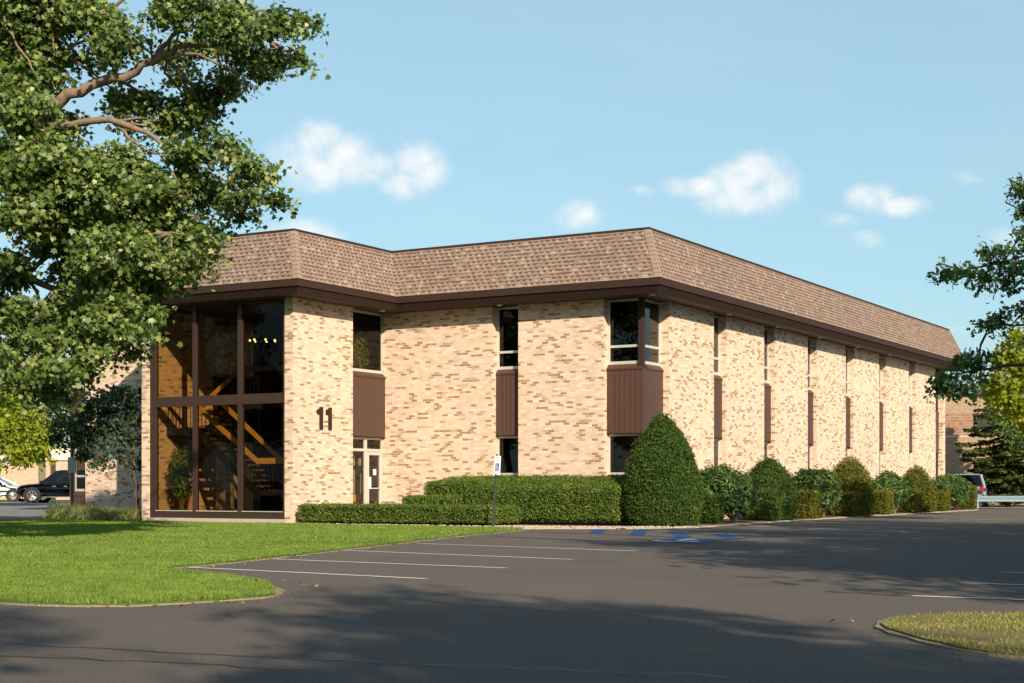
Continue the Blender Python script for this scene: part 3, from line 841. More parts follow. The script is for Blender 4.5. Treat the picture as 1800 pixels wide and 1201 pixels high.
for a, b, s in [((2.12, -4.73), (8.14, -8.12), 'beside the blue hatching'), ((2.4, -2.12), (7.93, -5.32), 'second along the shrub row'), ((2.3, .6), (7.82, -2.53), 'third along the shrub row'),
                ((2.2, 3.3), (7.58, .52), 'fourth along the shrub row'), ((2.1, 5.8), (7.32, 3.94), 'fifth along the shrub row'), ((2.0, 9.2), (7.1, 7.6), 'sixth along the shrub row'), ((1.9, 13), (6.9, 11.6), 'seventh along the shrub row')]:
    line('parking_line', [a, b], .105, 'white_paint', 'shaded white stall line ' + s, 'parking line')
for a, b, s in [((13.55, -23.53), (18.2, -23.50), 'nearest the grass island'), ((13.45, -21.26), (18.1, -21.28), 'second from the grass island'), ((13.35, -18.85), (18, -18.91), 'third from the grass island')]:
    line('parking_line', [a, b], .105, 'white_paint', 'white stall line at the right edge, ' + s, 'parking line')
for a, b, s in [((1.76, -7.3), (0.25, -4.1), 'first'), ((3.11, -7.95), (1.55, -4.5), 'second'), ((4.71, -8.95), (2.85, -5.3), 'third'), ((5.97, -9.4), (4.25, -6.0), 'fourth')]:
    line('hatch_stripe', [a, b], .33, 'blue_paint', f'{s} blue hatch stripe of the access aisle from the left', 'painted stripe')
line('aisle_line', [(-.2, -6.9), (1.0, -7.3), (3.74, -8.45), (5.74, -9.6), (5.9, -9.0), (5.65, -6.83)], .11, 'blue_paint', 'thin blue line bounding the access aisle', 'painted line', .009)
line('aisle_line', [(.6, -10.1), (3.16, -11.2), (5.43, -12.1)], .11, 'blue_paint', 'thin blue line on the near side of the disabled stall', 'painted line', .009)
mb = MB(); mb.face([(4.81, -10.96, .007), (6.35, -12.14, .007), (5.95, -9.98, .007), (4.56, -9.18, .007)])
for (c, r) in (((5.25, -9.9), .14),):
    mb.face([(c[0] + r * math.cos(k * .524), c[1] + r * math.sin(k * .524), .012) for k in range(12)], 1)
ribbon(mb, [(5.25, -10.1), (5.36, -10.75), (5.75, -10.9), (5.95, -11.3)], .17, .012, 1)
ribbon(mb, [(5.42 + .42 * math.cos(a), -10.95 + .42 * math.sin(a)) for a in np.linspace(2.2, 6.2, 14)], .15, .013, 1)
tag(mb.build('wheelchair_marking', [M['blue_paint'], M['white_paint']], recalc=False), 'blue pad with white wheelchair symbol painted on the asphalt', 'painted symbol', kind='structure')
for pts, s in (([(2, -32.2), (6, -31.75), (9.48, -31.19), (11.94, -30.87), (14.6, -30.4)], 'upper'), ([(2, -32.9), (6, -32.4), (9.6, -31.75), (12.4, -31.3)], 'lower')):
    q = []
    for a, b in zip(pts[:-1], pts[1:]):
        for k in range(14): q.append((a[0] + (b[0] - a[0]) * k / 14 + random.gauss(0, .03), a[1] + (b[1] - a[1]) * k / 14 + random.gauss(0, .035)))
    mb = MB(); ribbon(mb, q, .02, .004); tag(mb.build('tar_seam', M['tar'], recalc=False), f'thin wavy black tar seam across the near asphalt, the {s} of the two', 'tar seam', kind='structure')

# ================================================================== GRASS
def inside(poly, P):
    x, y = P[:, 0], P[:, 1]; r = np.zeros(len(P), bool); n = len(poly)
    for i in range(n):
        x0, y0 = poly[i - 1]; x1, y1 = poly[i]
        c = ((y0 > y) != (y1 > y)) & (x < (x1 - x0) * (y - y0) / (y1 - y0 + 1e-12) + x0); r ^= c
    return r
def frame(P):
    dx, dy = P[:, 0] - CAM[0], P[:, 1] - CAM[1]; F = -SN * dx + CS * dy; R = CS * dx + SN * dy
    return F, 900 + FPX * R / np.maximum(F, .1)
T_BLADE = (np.array([(-.5, 0), (.5, 0), (.28, .6), (0, 1)]), [[0, 1, 2, 3]])
def grass(name, poly, dens, mat, label, z, hgt=(.045, .08), wid=.11, lim=(-250, 2050), lean=.45, fmax=60):
    poly = list(poly); xs = [p[0] for p in poly]; ys = [p[1] for p in poly]
    Ps = []
    for (f0, f1, d) in dens:
        n = int((max(xs) - min(xs)) * (max(ys) - min(ys)) * d); n = min(n, 6_000_000)
        P = np.stack([RNG.uniform(min(xs), max(xs), n), RNG.uniform(min(ys), max(ys), n)], 1).astype(np.float32)
        F, px = frame(P); P = P[(F > f0) & (F <= f1) & (px > lim[0]) & (px < lim[1])]
        P = P[inside(poly, P)]
        if 'island' in label: P = P[RNG.random(len(P)) < np.clip(.75 + 1.1 * lump(np.c_[P, P[:, :1] * 0], .55, 4) - .9 * np.exp(-((P[:, 0] - 14.9) ** 2 + (P[:, 1] + 27.4) ** 2) / .35), .06, 1)]
        Ps.append(P)
    P = np.concatenate(Ps).astype(float); n = len(P); F, _ = frame(P)
    h = RNG.uniform(*hgt, n) * (1 + .35 * lump(np.c_[P, P[:, :1] * 0], 1.3, 2)) * np.clip(F / 24, 1, 1.35)
    nor = RNG.normal(size=(n, 3)); nor[:, 2] *= .3
    tip = RNG.normal(size=(n, 3)) * lean; tip[:, 2] = 1
    c = np.c_[P, z + h * .42]
    o = leaf_mesh(name, c, nor, h, (np.array(T_BLADE[0]) * [wid * 2, 1], T_BLADE[1]), mat, None, 0, 0, tip)
    return tag(o, label, 'grass', kind='stuff')
grass('grass', LAWN_S, [(5, 19, 3800), (19, 27, 1500), (27, 60, 520)], M['blade'], 'short bright green mown grass covering the lawn', .024, (.028, .055), .12)
grass('grass', ISL_S, [(5, 30, 1500)], M['blade_dry'], 'sparse yellowish grass on the island at lower right', .025, (.022, .05), .12, (1300, 2200), .6)
ed = [p for p in outward(smooth_poly(LAWN), .06)]
grass('grass', [(-20.2, -2.6), (-15.3, .4), (-15.3, -4.0), (-18.6, -4.1), (-20.0, -3.4)], [(30, 80, 260)], M['liriope'], 'striped strappy groundcover in the bed left of the entrance wing', .04, (.22, .42), .05, (-100, 500), .7)
# pebbles
def pebbles(name, poly, n, s, label):
    xs = [p[0] for p in poly]; ys = [p[1] for p in poly]
    P = np.stack([RNG.uniform(min(xs), max(xs), n), RNG.uniform(min(ys), max(ys), n)], 1); P = P[inside(poly, P)]
    mb = MB()
    for p in P:
        r = s * random.uniform(.5, 1.3); a = random.random() * 6.3; z = .03
        rr = [r * random.uniform(.7, 1.2) for _ in range(5)]
        b = [(p[0] + rr[k] * math.cos(a + k * 1.257), p[1] + rr[k] * math.sin(a + k * 1.257), z) for k in range(5)]; t = (p[0], p[1], z + r * .8)
        for k in range(5): mb.face([b[k], b[(k + 1) % 5], t])
    tag(mb.build(name, M['gravel'], recalc=False), label, 'gravel', kind='stuff')
pebbles('gravel', [(-9.4, -4.15), (-3.3, -4.3), (-1.5, -4.8), (.7, -3.6), (1.8, -1.7), (1.4, -1.4), (.3, -2.9), (-2, -3.3), (-3.2, -3.75), (-9.3, -3.75)], 5200, .035, 'pale loose stones along the front of the hedges')

# ================================================================== HEDGES AND SHRUBS
def bevel_box(x0, x1, y0, y1, z0, z1, r, seg=3):
    bm = bmesh.new(); bmesh.ops.create_cube(bm, size=1)
    for v in bm.verts: v.co = Vector(((x0 + x1) / 2 + v.co.x * (x1 - x0), (y0 + y1) / 2 + v.co.y * (y1 - y0), (z0 + z1) / 2 + v.co.z * (z1 - z0)))
    bmesh.ops.bevel(bm, geom=bm.edges[:], offset=r, segments=seg, affect='EDGES', profile=.5)
    return bm
def leafy(name, label, cat, bm, n, size, mat, group=None, tmpl=T_DIAM, rough=.03, fuzz=.7, inset_core=.06, core='twig', amp=.04, asc=.6, thick=.06, stray=.03):
    """a clipped plant: leaf-sized faces all through the outer skin of a solid, over a core of twigs"""
    bmesh.ops.recalc_face_normals(bm, faces=bm.faces); bmesh.ops.triangulate(bm, faces=bm.faces[:])
    me = bpy.data.meshes.new(name); bm.to_mesh(me); bm.free()
    p, nn = sample_mesh(me, n)
    sd = random.randint(0, 99)
    off = -np.abs(RNG.normal(size=n)) * thick + RNG.normal(size=n) * rough + amp * lump(p, asc, sd) + amp * .5 * lump(p, asc * .3, sd + 5)
    k = RNG.random(n) < stray; off[k] += RNG.random(k.sum()) * .10
    q = p + nn * off[:, None]; q[:, 2] = np.maximum(q[:, 2], .03)
    nor = nn * .55 + RNG.normal(size=(n, 3)) * fuzz + [0, 0, .25]
    tip = nn * .6 + RNG.normal(size=(n, 3)) * .8 + [0, 0, .3]
    o = leaf_mesh(name, q, nor, size * RNG.uniform(.65, 1.35, n), tmpl, mat, None, 0, .2, tip)
    tag(o, label, cat, group)
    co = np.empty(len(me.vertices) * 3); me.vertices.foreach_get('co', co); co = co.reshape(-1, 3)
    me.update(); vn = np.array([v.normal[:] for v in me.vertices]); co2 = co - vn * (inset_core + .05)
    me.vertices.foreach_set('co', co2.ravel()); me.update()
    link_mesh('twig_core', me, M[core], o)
    return o
def stems(o, base, spots, mat='twig', r=.02):
    mb = MB()
    for (x, y, z) in spots:
        mb.tube([base, ((base[0] + x) / 2 + random.gauss(0, .05), (base[1] + y) / 2 + random.gauss(0, .05), base[2] + (z - base[2]) * .45), (x, y, z)], [r * 1.4, r, r * .7], 6)
    return mb.build('stem', M[mat], o)

leafy('clipped_hedge', 'long low clipped hedge along the lawn right of the number wall', 'hedge', bevel_box(-9.24, -2.93, -4.15, -2.5, .12, .55, .05), 64000, .046, M['leaf_box'], amp=.015, fuzz=.5, rough=.016, stray=.02, thick=.04)
lowh = COL.objects['clipped_hedge']
mb = MB()
for i in range(24):
    x = -9.1 + i * .26; y = -3.9
    for k in range(3): mb.tube([(x, y, .03), (x + random.gauss(0, .08), y + random.gauss(0, .12), .2)], [.014, .009], 5)
mb.build('stem', M['bark_dark'], lowh)
leafy('clipped_hedge', 'small low clipped hedge seen behind the long low one', 'hedge', bevel_box(-7.0, -4.95, -2.25, -1.4, .1, .80, .06), 17000, .046, M['leaf_box'], amp=.015, fuzz=.5, rough=.016, stray=.02, thick=.04)
def wedge(x0, x1, yf, yb, zf, zb, r):
    bm = bevel_box(x0, x1, yf, yb, .16, 1.0, r, 3)
    bmesh.ops.subdivide_edges(bm, edges=bm.edges[:], cuts=1)
    for v in bm.verts:
        t = (v.co.y - yf) / (yb - yf); v.co.z = .16 + (v.co.z - .16) / .84 * ((zf + (zb - zf) * t) - .16)
    return bm
leafy('clipped_hedge', 'large dark clipped hedge with a sloping top left of the big cone', 'hedge', wedge(-4.85, -.15, -2.35, -.35, 1.04, 1.38, .10), 85000, .047, M['leaf_box'], amp=.028, fuzz=.5, rough=.02, stray=.02, thick=.045)
leafy('clipped_hedge', 'rounded clipped hedge set back by the wall at the left end of the large one', 'hedge', wedge(-6.95, -4.75, -1.25, .3, 1.2, 1.38, .12), 30000, .047, M['leaf_box'], amp=.028, fuzz=.5, rough=.02, stray=.02, thick=.045)

def cone_bm(x, y, r, h, ex=1.0, seg=28, prof=None):
    prof = prof or [(.0, .02), (.88, .03), (.97, .12), (1.0, .26), (.985, .38), (.91, .5), (.79, .62), (.63, .74), (.44, .85), (.25, .93), (.1, .985), (0, 1.0)]
    mb = MB(); mb.lathe((0, 0, 0), [(a * r, b * h) for a, b in prof], seg)
    bm = bmesh.new(); vs = [bm.verts.new((x + p[0] * ex, y + p[1], p[2])) for p in mb.v]
    for f in mb.f:
        try: bm.faces.new([vs[i] for i in f])
        except ValueError: pass
    bmesh.ops.remove_doubles(bm, verts=bm.verts[:], dist=1e-4)
    return bm
DOME = [(0, .02), (.86, .03), (.96, .15), (1, .3), (.97, .44), (.90, .57), (.78, .69), (.62, .80), (.44, .89), (.25, .95), (.1, .985), (0, 1)]
leafy('clipped_yew', 'very large dark green cone shaped yew at the building corner', 'yew', cone_bm(.72, -1.42, 1.05, 2.98), 85000, .060, M['leaf_yew'], None, T_SPRAY, .025, .7, .1, 'twig', .045, .5, .08, .06)
leafy('clipped_yew', 'second cone yew along the side wall, dark green with a pointed tip', 'yew', cone_bm(.46, 7.02, .86, 1.97, prof=DOME), 26000, .058, M['leaf_yew'], None, T_SPRAY, .03, .8, .08, 'twig', .05, .5, .07, .05)
leafy('clipped_yew', 'thin browning cone yew, third along the side wall', 'yew', cone_bm(.40, 15.24, .88, 2.14, prof=DOME), 15000, .068, M['leaf_gold'], None, T_SPRAY, .05, .8, .10, 'twig', .06, .4, .1, .06)
leafy('clipped_yew', 'farthest cone yew, rounded and yellowing, near the end of the side wall', 'yew', cone_bm(.34, 24.1, .82, 1.92, prof=DOME), 12000, .068, M['leaf_gold'], None, T_SPRAY, .05, .8, .1, 'twig', .06, .4, .1, .06)
def ell_bm(x, y, z, rx, ry, rz, amp=.12, seed=1):
    bm = bmesh.new(); bmesh.ops.create_icosphere(bm, subdivisions=4, radius=1)
    P = np.array([v.co[:] for v in bm.verts]); s = 1 + amp * lump(P, .35, seed) + amp * .5 * lump(P, .16, seed + 3)
    for v, k in zip(bm.verts, s): v.co = Vector((x + v.co.x * rx * k, y + v.co.y * ry * k, z + max(v.co.z, -.75) * rz * k))
    return bm
for i, (y, ry, zt, X, lab, n) in enumerate([(2.95, .82, 1.53, .62, 'broad leaved rhododendron with bare reddish stems beside the big cone', 5200), (11.15, .85, 1.56, .5, 'dark rhododendron between the second and third cones', 5000),
                                    (19.55, .78, 1.46, .45, 'mid green rhododendron between the third and farthest cones', 4200), (29.3, .95, 1.5, .35, 'last rhododendron at the far end of the shrub row', 4600)]):
    z0 = .24
    o = leafy('rhododendron', lab, 'shrub', ell_bm(X, y, (zt + z0) / 2 + .02, .86, ry, (zt - z0) / 2 + .05, .16, i + 2), int(n * 1.5), .125, M['leaf_rhodo'], None, T_LONG, .05, .55, .14, 'twig', .09, .35, .10, .06)
    stems(o, (X + .3, y + .15, .03), [(X + random.uniform(-.2, .45), y + random.uniform(-.6, .6), .62) for _ in range(9)], 'stem_red', .018)
for (x, y, w, h, lab, g) in [(.80, 1.15, .26, .80, 'slim clipped yew block squeezed against the back of the big cone', 0), (.78, 5.56, .40, .90, 'dark clipped yew block between the first rhododendron and second cone', 0),
                          (.60, 9.66, .42, .90, 'sunlit clipped yew block just past the second cone', 1), (.62, 13.84, .34, .83, 'clipped yew block just before the third cone', 1),
                          (.50, 18.23, .45, .87, 'bright yellowish yew block just past the third cone', 1), (.52, 22.13, .38, .82, 'small yew block just before the farthest cone', 1),
                          (.38, 26.88, .38, .82, 'small brownish yew block just past the farthest cone', 1), (.36, 31.85, .22, 1.08, 'tall yellow green yew block closing the far end of the row', 1)]:
    leafy('clipped_yew_block', lab, 'clipped shrub', bevel_box(x - .34, x + .52, y - w - .05, y + w + .05, .08, h + .03, .06), 4200, .06, M['leaf_gold' if g else 'leaf_yew'], None, T_SPRAY, .02, .8, .06, 'twig', .02, .4, .05, .04)

# ================================================================== TREES
def tree_mesh(parent, limbs, clumps, leaf, lsize, tmpl, bark, per=60, sub_r=.34, sub_per_m3=2.6, hang=.5, flat=.65, seed=1, twig_r=.012, shell=.45, twigs=True):
    """limbs: [(points, radii)]; clumps: [(centre, (rx, ry, rz), density)] -> trunk/branch mesh and a crown of single leaves on twigs"""
    rg = np.random.default_rng(seed)
    mb = MB()
    for pts, rad in limbs:
        pts = [np.array(p, float) for p in pts]; q, r = [], []
        for i in range(len(pts) - 1):
            m = 4
            ln = np.linalg.norm(pts[i + 1] - pts[i])
            for k in range(m):
                t = k / m; w = rad[i] * (1 - t) + rad[i + 1] * t
                q.append(pts[i] * (1 - t) + pts[i + 1] * t + rg.normal(size=3) * (w * .3 + .009 * ln)); r.append(w)
        q.append(pts[-1]); r.append(rad[-1] * .6); q.append(pts[-1] + (pts[-1] - pts[-2]) * .18 + rg.normal(size=3) * .03); r.append(rad[-1] * .12); mb.tube(q, r, 8 if rad[0] > .05 else 5)
    tr = mb.build('trunk', M[bark], parent, True)
    nodes = np.concatenate([np.array(p, float) for p, _ in limbs]); tw = MB(); C, N = [], []
    for (c, rr, dn) in clumps:
        c = np.array(c, float); rr = np.array(rr, float)
        ns = max(3, int(4.2 * rr[0] * rr[1] * rr[2] * sub_per_m3 * dn))
        d = unit(rg.normal(size=(ns, 3))); rad = (shell + (1 - shell) * rg.random((ns, 1)) ** .6)
        sc = c + d * rad * rr
        near = nodes[np.argmin(((nodes - c) ** 2).sum(1))]
        if twigs:
            mid = (near + c) / 2 + rg.normal(size=3) * .15
            tw.tube([near, mid, c], [twig_r * 2.6, twig_r * 2.0, twig_r * 1.5], 5, cap=False)
            for s in sc[:: 2]:
                tw.tube([c + (s - c) * .1, (c + s) / 2 + rg.normal(size=3) * .06 + [0, 0, .06], s], [twig_r, twig_r * .7, twig_r * .35], 4, cap=False)
        for s, dd in zip(sc, d):
            k = int(per * rg.uniform(.55, 1.3)); sr = sub_r * rg.uniform(.7, 1.3)
            q = rg.normal(size=(k, 3)) * .52; q[:, 2] *= flat; q[:, 2] -= .25 * (q[:, 0] ** 2 + q[:, 1] ** 2)
            C.append(s + q * sr)
            N.append(rg.normal(size=(k, 3)) * .55 + dd * .35 + [.30, -.23, .48])
    if tw.v: tw.build('twigs', M[bark], tr)
    C = np.concatenate(C); N = np.concatenate(N)
    st = RNG.bit_generator.state
    o = leaf_mesh('crown', C, N, lsize * rg.uniform(.65, 1.25, len(C)), tmpl, leaf, parent, hang, .3)
    return len(C)

# -- the big maple at the left: trunk just outside the frame
tmaple = empty('maple_tree', 'large leafy maple overhanging the lawn at the left, thick limbs showing', 'tree', tuple(gnd(-150, 30)))
base = gnd(-150, 30)
def A(px, py, F): return at(px, py, F) - base
def limb(spec):
    """(px, py, F, width in photo pixels)"""
    return [A(a, b, c) for a, b, c, d in spec], [max(.006, d * c / FPX / 2 * .82) for a, b, c, d in spec]
limbs = [limb([(-150, 955, 30, 62), (-148, 700, 30, 50), (-140, 480, 30, 46), (-120, 250, 30, 36), (-90, 40, 30.3, 26), (-60, -150, 30.5, 14)]),
         limb([(-130, 430, 30, 34), (-30, 330, 29.6, 30), (60, 215, 29.2, 27), (120, 166, 29, 25), (200, 137, 28.8, 21), (270, 105, 28.6, 17), (325, 80, 28.5, 11), (400, 78, 28.4, 7), (470, 70, 28.3, 4)]),
         limb([(270, 105, 28.6, 12), (300, 65, 28.8, 9), (350, 45, 29, 6), (420, 20, 29, 3)]), limb([(285, 100, 28.6, 10), (350, 95, 28.2, 7), (420, 130, 28, 4)]),
         limb([(-125, 400, 30, 26), (0, 270, 29.6, 20), (100, 218, 29.2, 17), (190, 213, 28.8, 15), (255, 232, 28.6, 11), (320, 280, 28.4, 7), (400, 320, 28.2, 4)]),
         limb([(200, 214, 28.8, 8), (235, 250, 28.6, 7), (280, 275, 28.4, 5), (330, 340, 28.2, 3)]),
         limb([(-120, 300, 30, 24), (-20, 150, 29.8, 18), (70, 85, 29.5, 15), (130, 42, 29.3, 11), (200, 12, 29.2, 8), (240, -20, 29, 5)]),
         limb([(60, 130, 29.8, 11), (110, 92, 29.6, 9), (155, 68, 29.5, 6), (200, 50, 29.4, 4)]),
         limb([(-140, 470, 30, 30), (-60, 455, 29.6, 26), (10, 465, 29.3, 21), (45, 480, 29.1, 18), (85, 508, 28.9, 13), (150, 520, 28.6, 8), (240, 530, 28.2, 5)]),
         limb([(50, 482, 29.1, 8), (75, 545, 28.9, 7), (108, 600, 28.7, 5), (120, 660, 28.6, 3)]), limb([(45, 480, 29.1, 12), (95, 440, 28.9, 9), (180, 420, 28.5, 7), (300, 410, 28.1, 4), (390, 425, 27.9, 2.5)]),
         limb([(20, 400, 29.4, 10), (60, 360, 29.2, 8), (120, 340, 29, 6), (210, 345, 28.6, 4), (320, 345, 28.2, 3)]), limb([(0, 30, 29, 5), (40, 95, 28.8, 5), (70, 145, 28.8, 3)]),
         limb([(-145, 560, 30, 20), (-60, 570, 29.7, 14), (20, 580, 29.5, 9), (37, 630, 29.3, 6), (38, 690, 29.3, 4)]), limb([(95, 100, 29.3, 5), (93, 30, 29.3, 4), (92, 0, 29.3, 3)])]
CL = [(40, 30, 70, 50), (140, 18, 75, 38), (205, 70, 50, 30), (325, 15, 60, 36), (335, 85, 60, 34), (400, 45, 62, 50), (465, 40, 48, 38), (503, 42, 32, 24), (528, 34, 12, 8), (445, 108, 55, 34), (500, 105, 26, 20), (523, 108, 10, 8),
      (390, 150, 45, 34), (375, 190, 30, 20), (60, 110, 66, 50), (150, 105, 50, 26), (235, 160, 46, 30), (330, 175, 55, 36), (275, 195, 56, 36), (215, 175, 40, 26), (40, 190, 55, 46), (95, 230, 56, 36), (85, 290, 76, 54), (25, 290, 48, 54), (165, 318, 60, 40),
      (232, 325, 56, 40), (320, 222, 46, 26), (362, 232, 46, 34), (415, 268, 42, 28), (452, 298, 28, 20), (478, 300, 10, 8), (345, 285, 50, 36), (395, 335, 48, 28), (455, 345, 32, 15), (490, 346, 13, 8), (320, 350, 52, 36), (250, 390, 56, 36), (432, 374, 30, 14),
      (130, 375, 58, 44), (50, 370, 56, 40), (345, 410, 46, 30), (392, 432, 20, 20), (300, 440, 46, 36), (215, 430, 46, 34), (140, 475, 42, 34), (190, 500, 56, 44), (248, 490, 46, 44), (268, 550, 36, 40), (200, 565, 56, 36), (130, 570, 42, 32), (290, 505, 26, 34),
      (338, 470, 34, 26), (362, 462, 16, 14), (170, 612, 40, 24), (228, 608, 34, 20), (120, 640, 42, 26), (30, 590, 44, 34), (35, 640, 46, 32), (95, 665, 36, 22), (25, 510, 26, 24), (85, 605, 36, 26), (15, 440, 28, 22), (150, 655, 20, 14), (60, 690, 34, 16),
      (15, 480, 30, 20), (60, 550, 34, 26), (10, 560, 30, 30), (60, 625, 36, 26), (70, 430, 30, 18), (150, 530, 46, 40), (180, 440, 46, 36), (95, 385, 46, 30), (205, 370, 46, 30), (290, 340, 46, 30), (160, 345, 40, 26), (235, 270, 40, 22), (110, 560, 40, 34), (255, 445, 40, 26), (310, 470, 40, 30), (5, 640, 30, 34), (115, 690, 30, 14), (385, 400, 24, 20),
      (110, 420, 40, 26), (70, 300, 50, 40), (300, 130, 30, 20)]
cl = []
rg0 = np.random.default_rng(5)
for (px, py, rx, ry) in CL:
    if px > 230 and py > 180: px -= 8 + 16 * min(1, (px - 230) / 120)
    F = 28.5 + rg0.uniform(-1.5, 1.6) - (.8 if py > 400 else 0)
    gap = (90 < px < 345 and 70 < py < 270)
    if gap: F = 29.9 + rg0.uniform(-.3, 1.6)
    m = F / FPX
    sh = .80 if px > 430 else (.92 if px > 300 else 1.0)
    cl.append((A(px, py, F), (rx * m * sh, max(.4, (rx + ry) / 2 * m * 1.0), ry * m * sh), .5 if gap else .92))
for i in range(26):       # the hidden half of the crown, left of the frame
    px = rg0.uniform(-560, -40); py = rg0.uniform(-330, 480); F = rg0.uniform(26.5, 34)
    cl.append((A(px, py, F), (.95, .95, .7), .36))
for i in range(12):
    px = rg0.uniform(0, 330); py = rg0.uniform(-220, -60); F = rg0.uniform(27, 32)
    cl.append((A(px, py, F), (.8, .8, .6), .45))
nl = tree_mesh(tmaple, limbs, cl, M['leaf_maple'], .108, T_MAPLE, 'bark', per=92, sub_r=.30, sub_per_m3=40, hang=.8, seed=3)
print('maple leaves', nl)
# a bunch of purple seed wings on a bare twig
mb = MB(); mb.tube([A(402, 125, 28), A(430, 145, 28), A(463, 168, 28)], [.012, .008, .004], 4); mb.tube([A(430, 145, 28), A(455, 153, 28)], [.006, .003], 4)
tw_o = mb.build('seed_twig', M['bark'], tmaple)
q = np.array([A(x, y, 28 + rg0.uniform(-.1, .1)) for x, y in zip(rg0.uniform(412, 452, 46), rg0.uniform(138, 174, 46))])
leaf_mesh('seed_wings', q, rg0.normal(size=(46, 3)), .075, T_OAK, M['leaf_plum'], tw_o, .8)

def random_tree(name, label, cat, loc, H, R, z0, leaf, lsize, tmpl, bark, seed, nc=30, group=None, per=30, sub=1.6, tr=.2, sub_r=.5, kind=None):
    rg = np.random.default_rng(seed); e = empty(name, label, cat, loc, 0, group)
    limbs = [([(0, 0, -.1), (.05, .02, z0 * .6), (.1, -.05, z0 + (H - z0) * .35), (.0, .1, H * .86)], [tr, tr * .8, tr * .55, tr * .15])]
    cl = []
    for i in range(nc):
        t = (i + .5) / nc; zz = z0 + (H - z0) * (.08 + .86 * rg.random()); s = (zz - z0) / (H - z0)
        prof = math.sqrt(max(.05, 1 - (2 * s - .8) ** 2 / 1.7)); a = i * 2.4 + rg.normal() * .3; r = R * prof * rg.uniform(.45, .92)
        c = np.array([r * math.cos(a), r * math.sin(a), zz]); sz = R * rg.uniform(.22, .36)
        cl.append((c, (sz, sz, sz * .7), 1.0))
        if i % 2 == 0:
            zb = max(z0 * .75, zz - r * .8)
            limbs.append(([(0.03, 0, zb), (c[0] * .5, c[1] * .5, (zb + zz) / 2 + .1), tuple(c * [.92, .92, 1])], [tr * .4, tr * .25, tr * .08]))
    tree_mesh(e, limbs, cl, leaf, lsize, tmpl, bark, per, sub_r, sub, .5, .7, seed, tr * .06)
    return e

# -- the oak at the right: trunk outside the frame, branch ends reaching in
oak = gnd(2080, 29); toak = empty('oak_tree', 'dark green oak reaching into the frame from the right edge', 'tree', tuple(oak)); base = oak
limbs = [limb([(2080, 960, 29, 60), (2085, 600, 29, 48), (2070, 250, 29, 34), (2080, -80, 29, 16)]),
         limb([(2080, 560, 29, 30), (1960, 480, 28.6, 20), (1850, 455, 28.2, 12), (1760, 462, 28, 6), (1690, 475, 28, 3)]), limb([(2080, 460, 29, 24), (1960, 380, 28.8, 14), (1860, 345, 28.6, 8), (1780, 328, 28.5, 3)]),
         limb([(2083, 640, 29, 22), (1960, 600, 28.6, 14), (1850, 570, 28.4, 8), (1760, 572, 28.3, 3)]), limb([(2083, 700, 29, 22), (1950, 660, 28.4, 14), (1820, 640, 28, 9), (1720, 650, 27.8, 5), (1650, 672, 27.7, 2)])]
OC = [(1668, 480, 20, 10), (1700, 474, 26, 14), (1735, 465, 30, 20), (1770, 455, 30, 26), (1805, 470, 34, 36), (1745, 492, 34, 12), (1790, 420, 20, 18), (1785, 505, 26, 14), (1730, 445, 14, 10),
      (1790, 328, 14, 9), (1815, 335, 20, 14), (1800, 372, 14, 12), (1815, 400, 16, 14), (1740, 572, 18, 8), (1770, 562, 26, 14), (1800, 548, 24, 20), (1820, 580, 24, 20),
      (1642, 680, 18, 8), (1668, 664, 26, 18), (1700, 652, 30, 22), (1728, 645, 30, 22), (1685, 685, 24, 12), (1715, 628, 26, 14)]
cl = []
for (px, py, rx, ry) in OC:
    F = 28 + rg0.uniform(-.8, .8); m = F / FPX; cl.append((A(px, py, F), (rx * m, (rx + ry) / 2 * m, max(.1, ry * m)), 1.0))
for i in range(34):
    px = rg0.uniform(2000, 2500); py = rg0.uniform(-60, 640); F = rg0.uniform(24.5, 33); cl.append((A(px, py, F), (1.1, 1.1, .7), .10))
nl = tree_mesh(toak, limbs, cl, M['leaf_oak'], .12, T_OAK, 'bark_dark', per=38, sub_r=.24, sub_per_m3=34, hang=.5, seed=8, twig_r=.008)
print('oak leaves', nl)

def framed_tree(name, label, loc, F, trunk, clumps, leaf, lsize, tmpl, bark, per, sub_r, dens, seed, limbs_px=()):
    global base
    base = np.array(loc); e = empty(name, label, 'tree', tuple(loc))
    lim = [limb([(a, b, F, w) for a, b, w in trunk])] + [limb([(a, b, F + dF, w) for a, b, dF, w in l]) for l in limbs_px]
    cl = []
    for (px, py, rx, ry) in clumps:
        f_ = F + rg0.uniform(-1, 1) * rx * F / FPX; m = f_ / FPX; cl.append((A(px, py, f_), (rx * m, (rx + ry) / 2 * m, ry * m), 1.0))
    tree_mesh(e, lim, cl, leaf, lsize, tmpl, bark, per, sub_r, dens, .6, .65, seed, .01)
    return e
# dogwood by the wing
framed_tree('dogwood_tree', 'small shaded dogwood with crooked dark trunk by the glass wing', gnd(243, 47.6), 47.6,
            [(243, 916, 9), (240, 870, 8), (234, 825, 8), (236, 790, 5), (225, 740, 4)],
            [(120, 745, 28, 20), (150, 725, 30, 20), (185, 700, 32, 18), (220, 690, 26, 14), (205, 735, 34, 24), (160, 755, 36, 20), (110, 720, 22, 16), (95, 765, 16, 12), (130, 775, 26, 14), (225, 720, 20, 20), (180, 785, 24, 14), (205, 800, 20, 12), (225, 775, 18, 18), (150, 800, 14, 8), (240, 755, 10, 24), (240, 815, 8, 8), (175, 812, 10, 6)],
            M['leaf_dogwood'], .15, T_DIAM, 'bark_dark', 50, .30, 26, 21,
            [[(234, 825, 0, 6), (215, 800, -.2, 5), (180, 806, -.3, 4), (150, 780, -.4, 3)], [(234, 815, 0, 5), (246, 800, .1, 4), (250, 780, .1, 2)], [(236, 800, 0, 5), (200, 760, -.3, 4), (150, 740, -.5, 2)]])
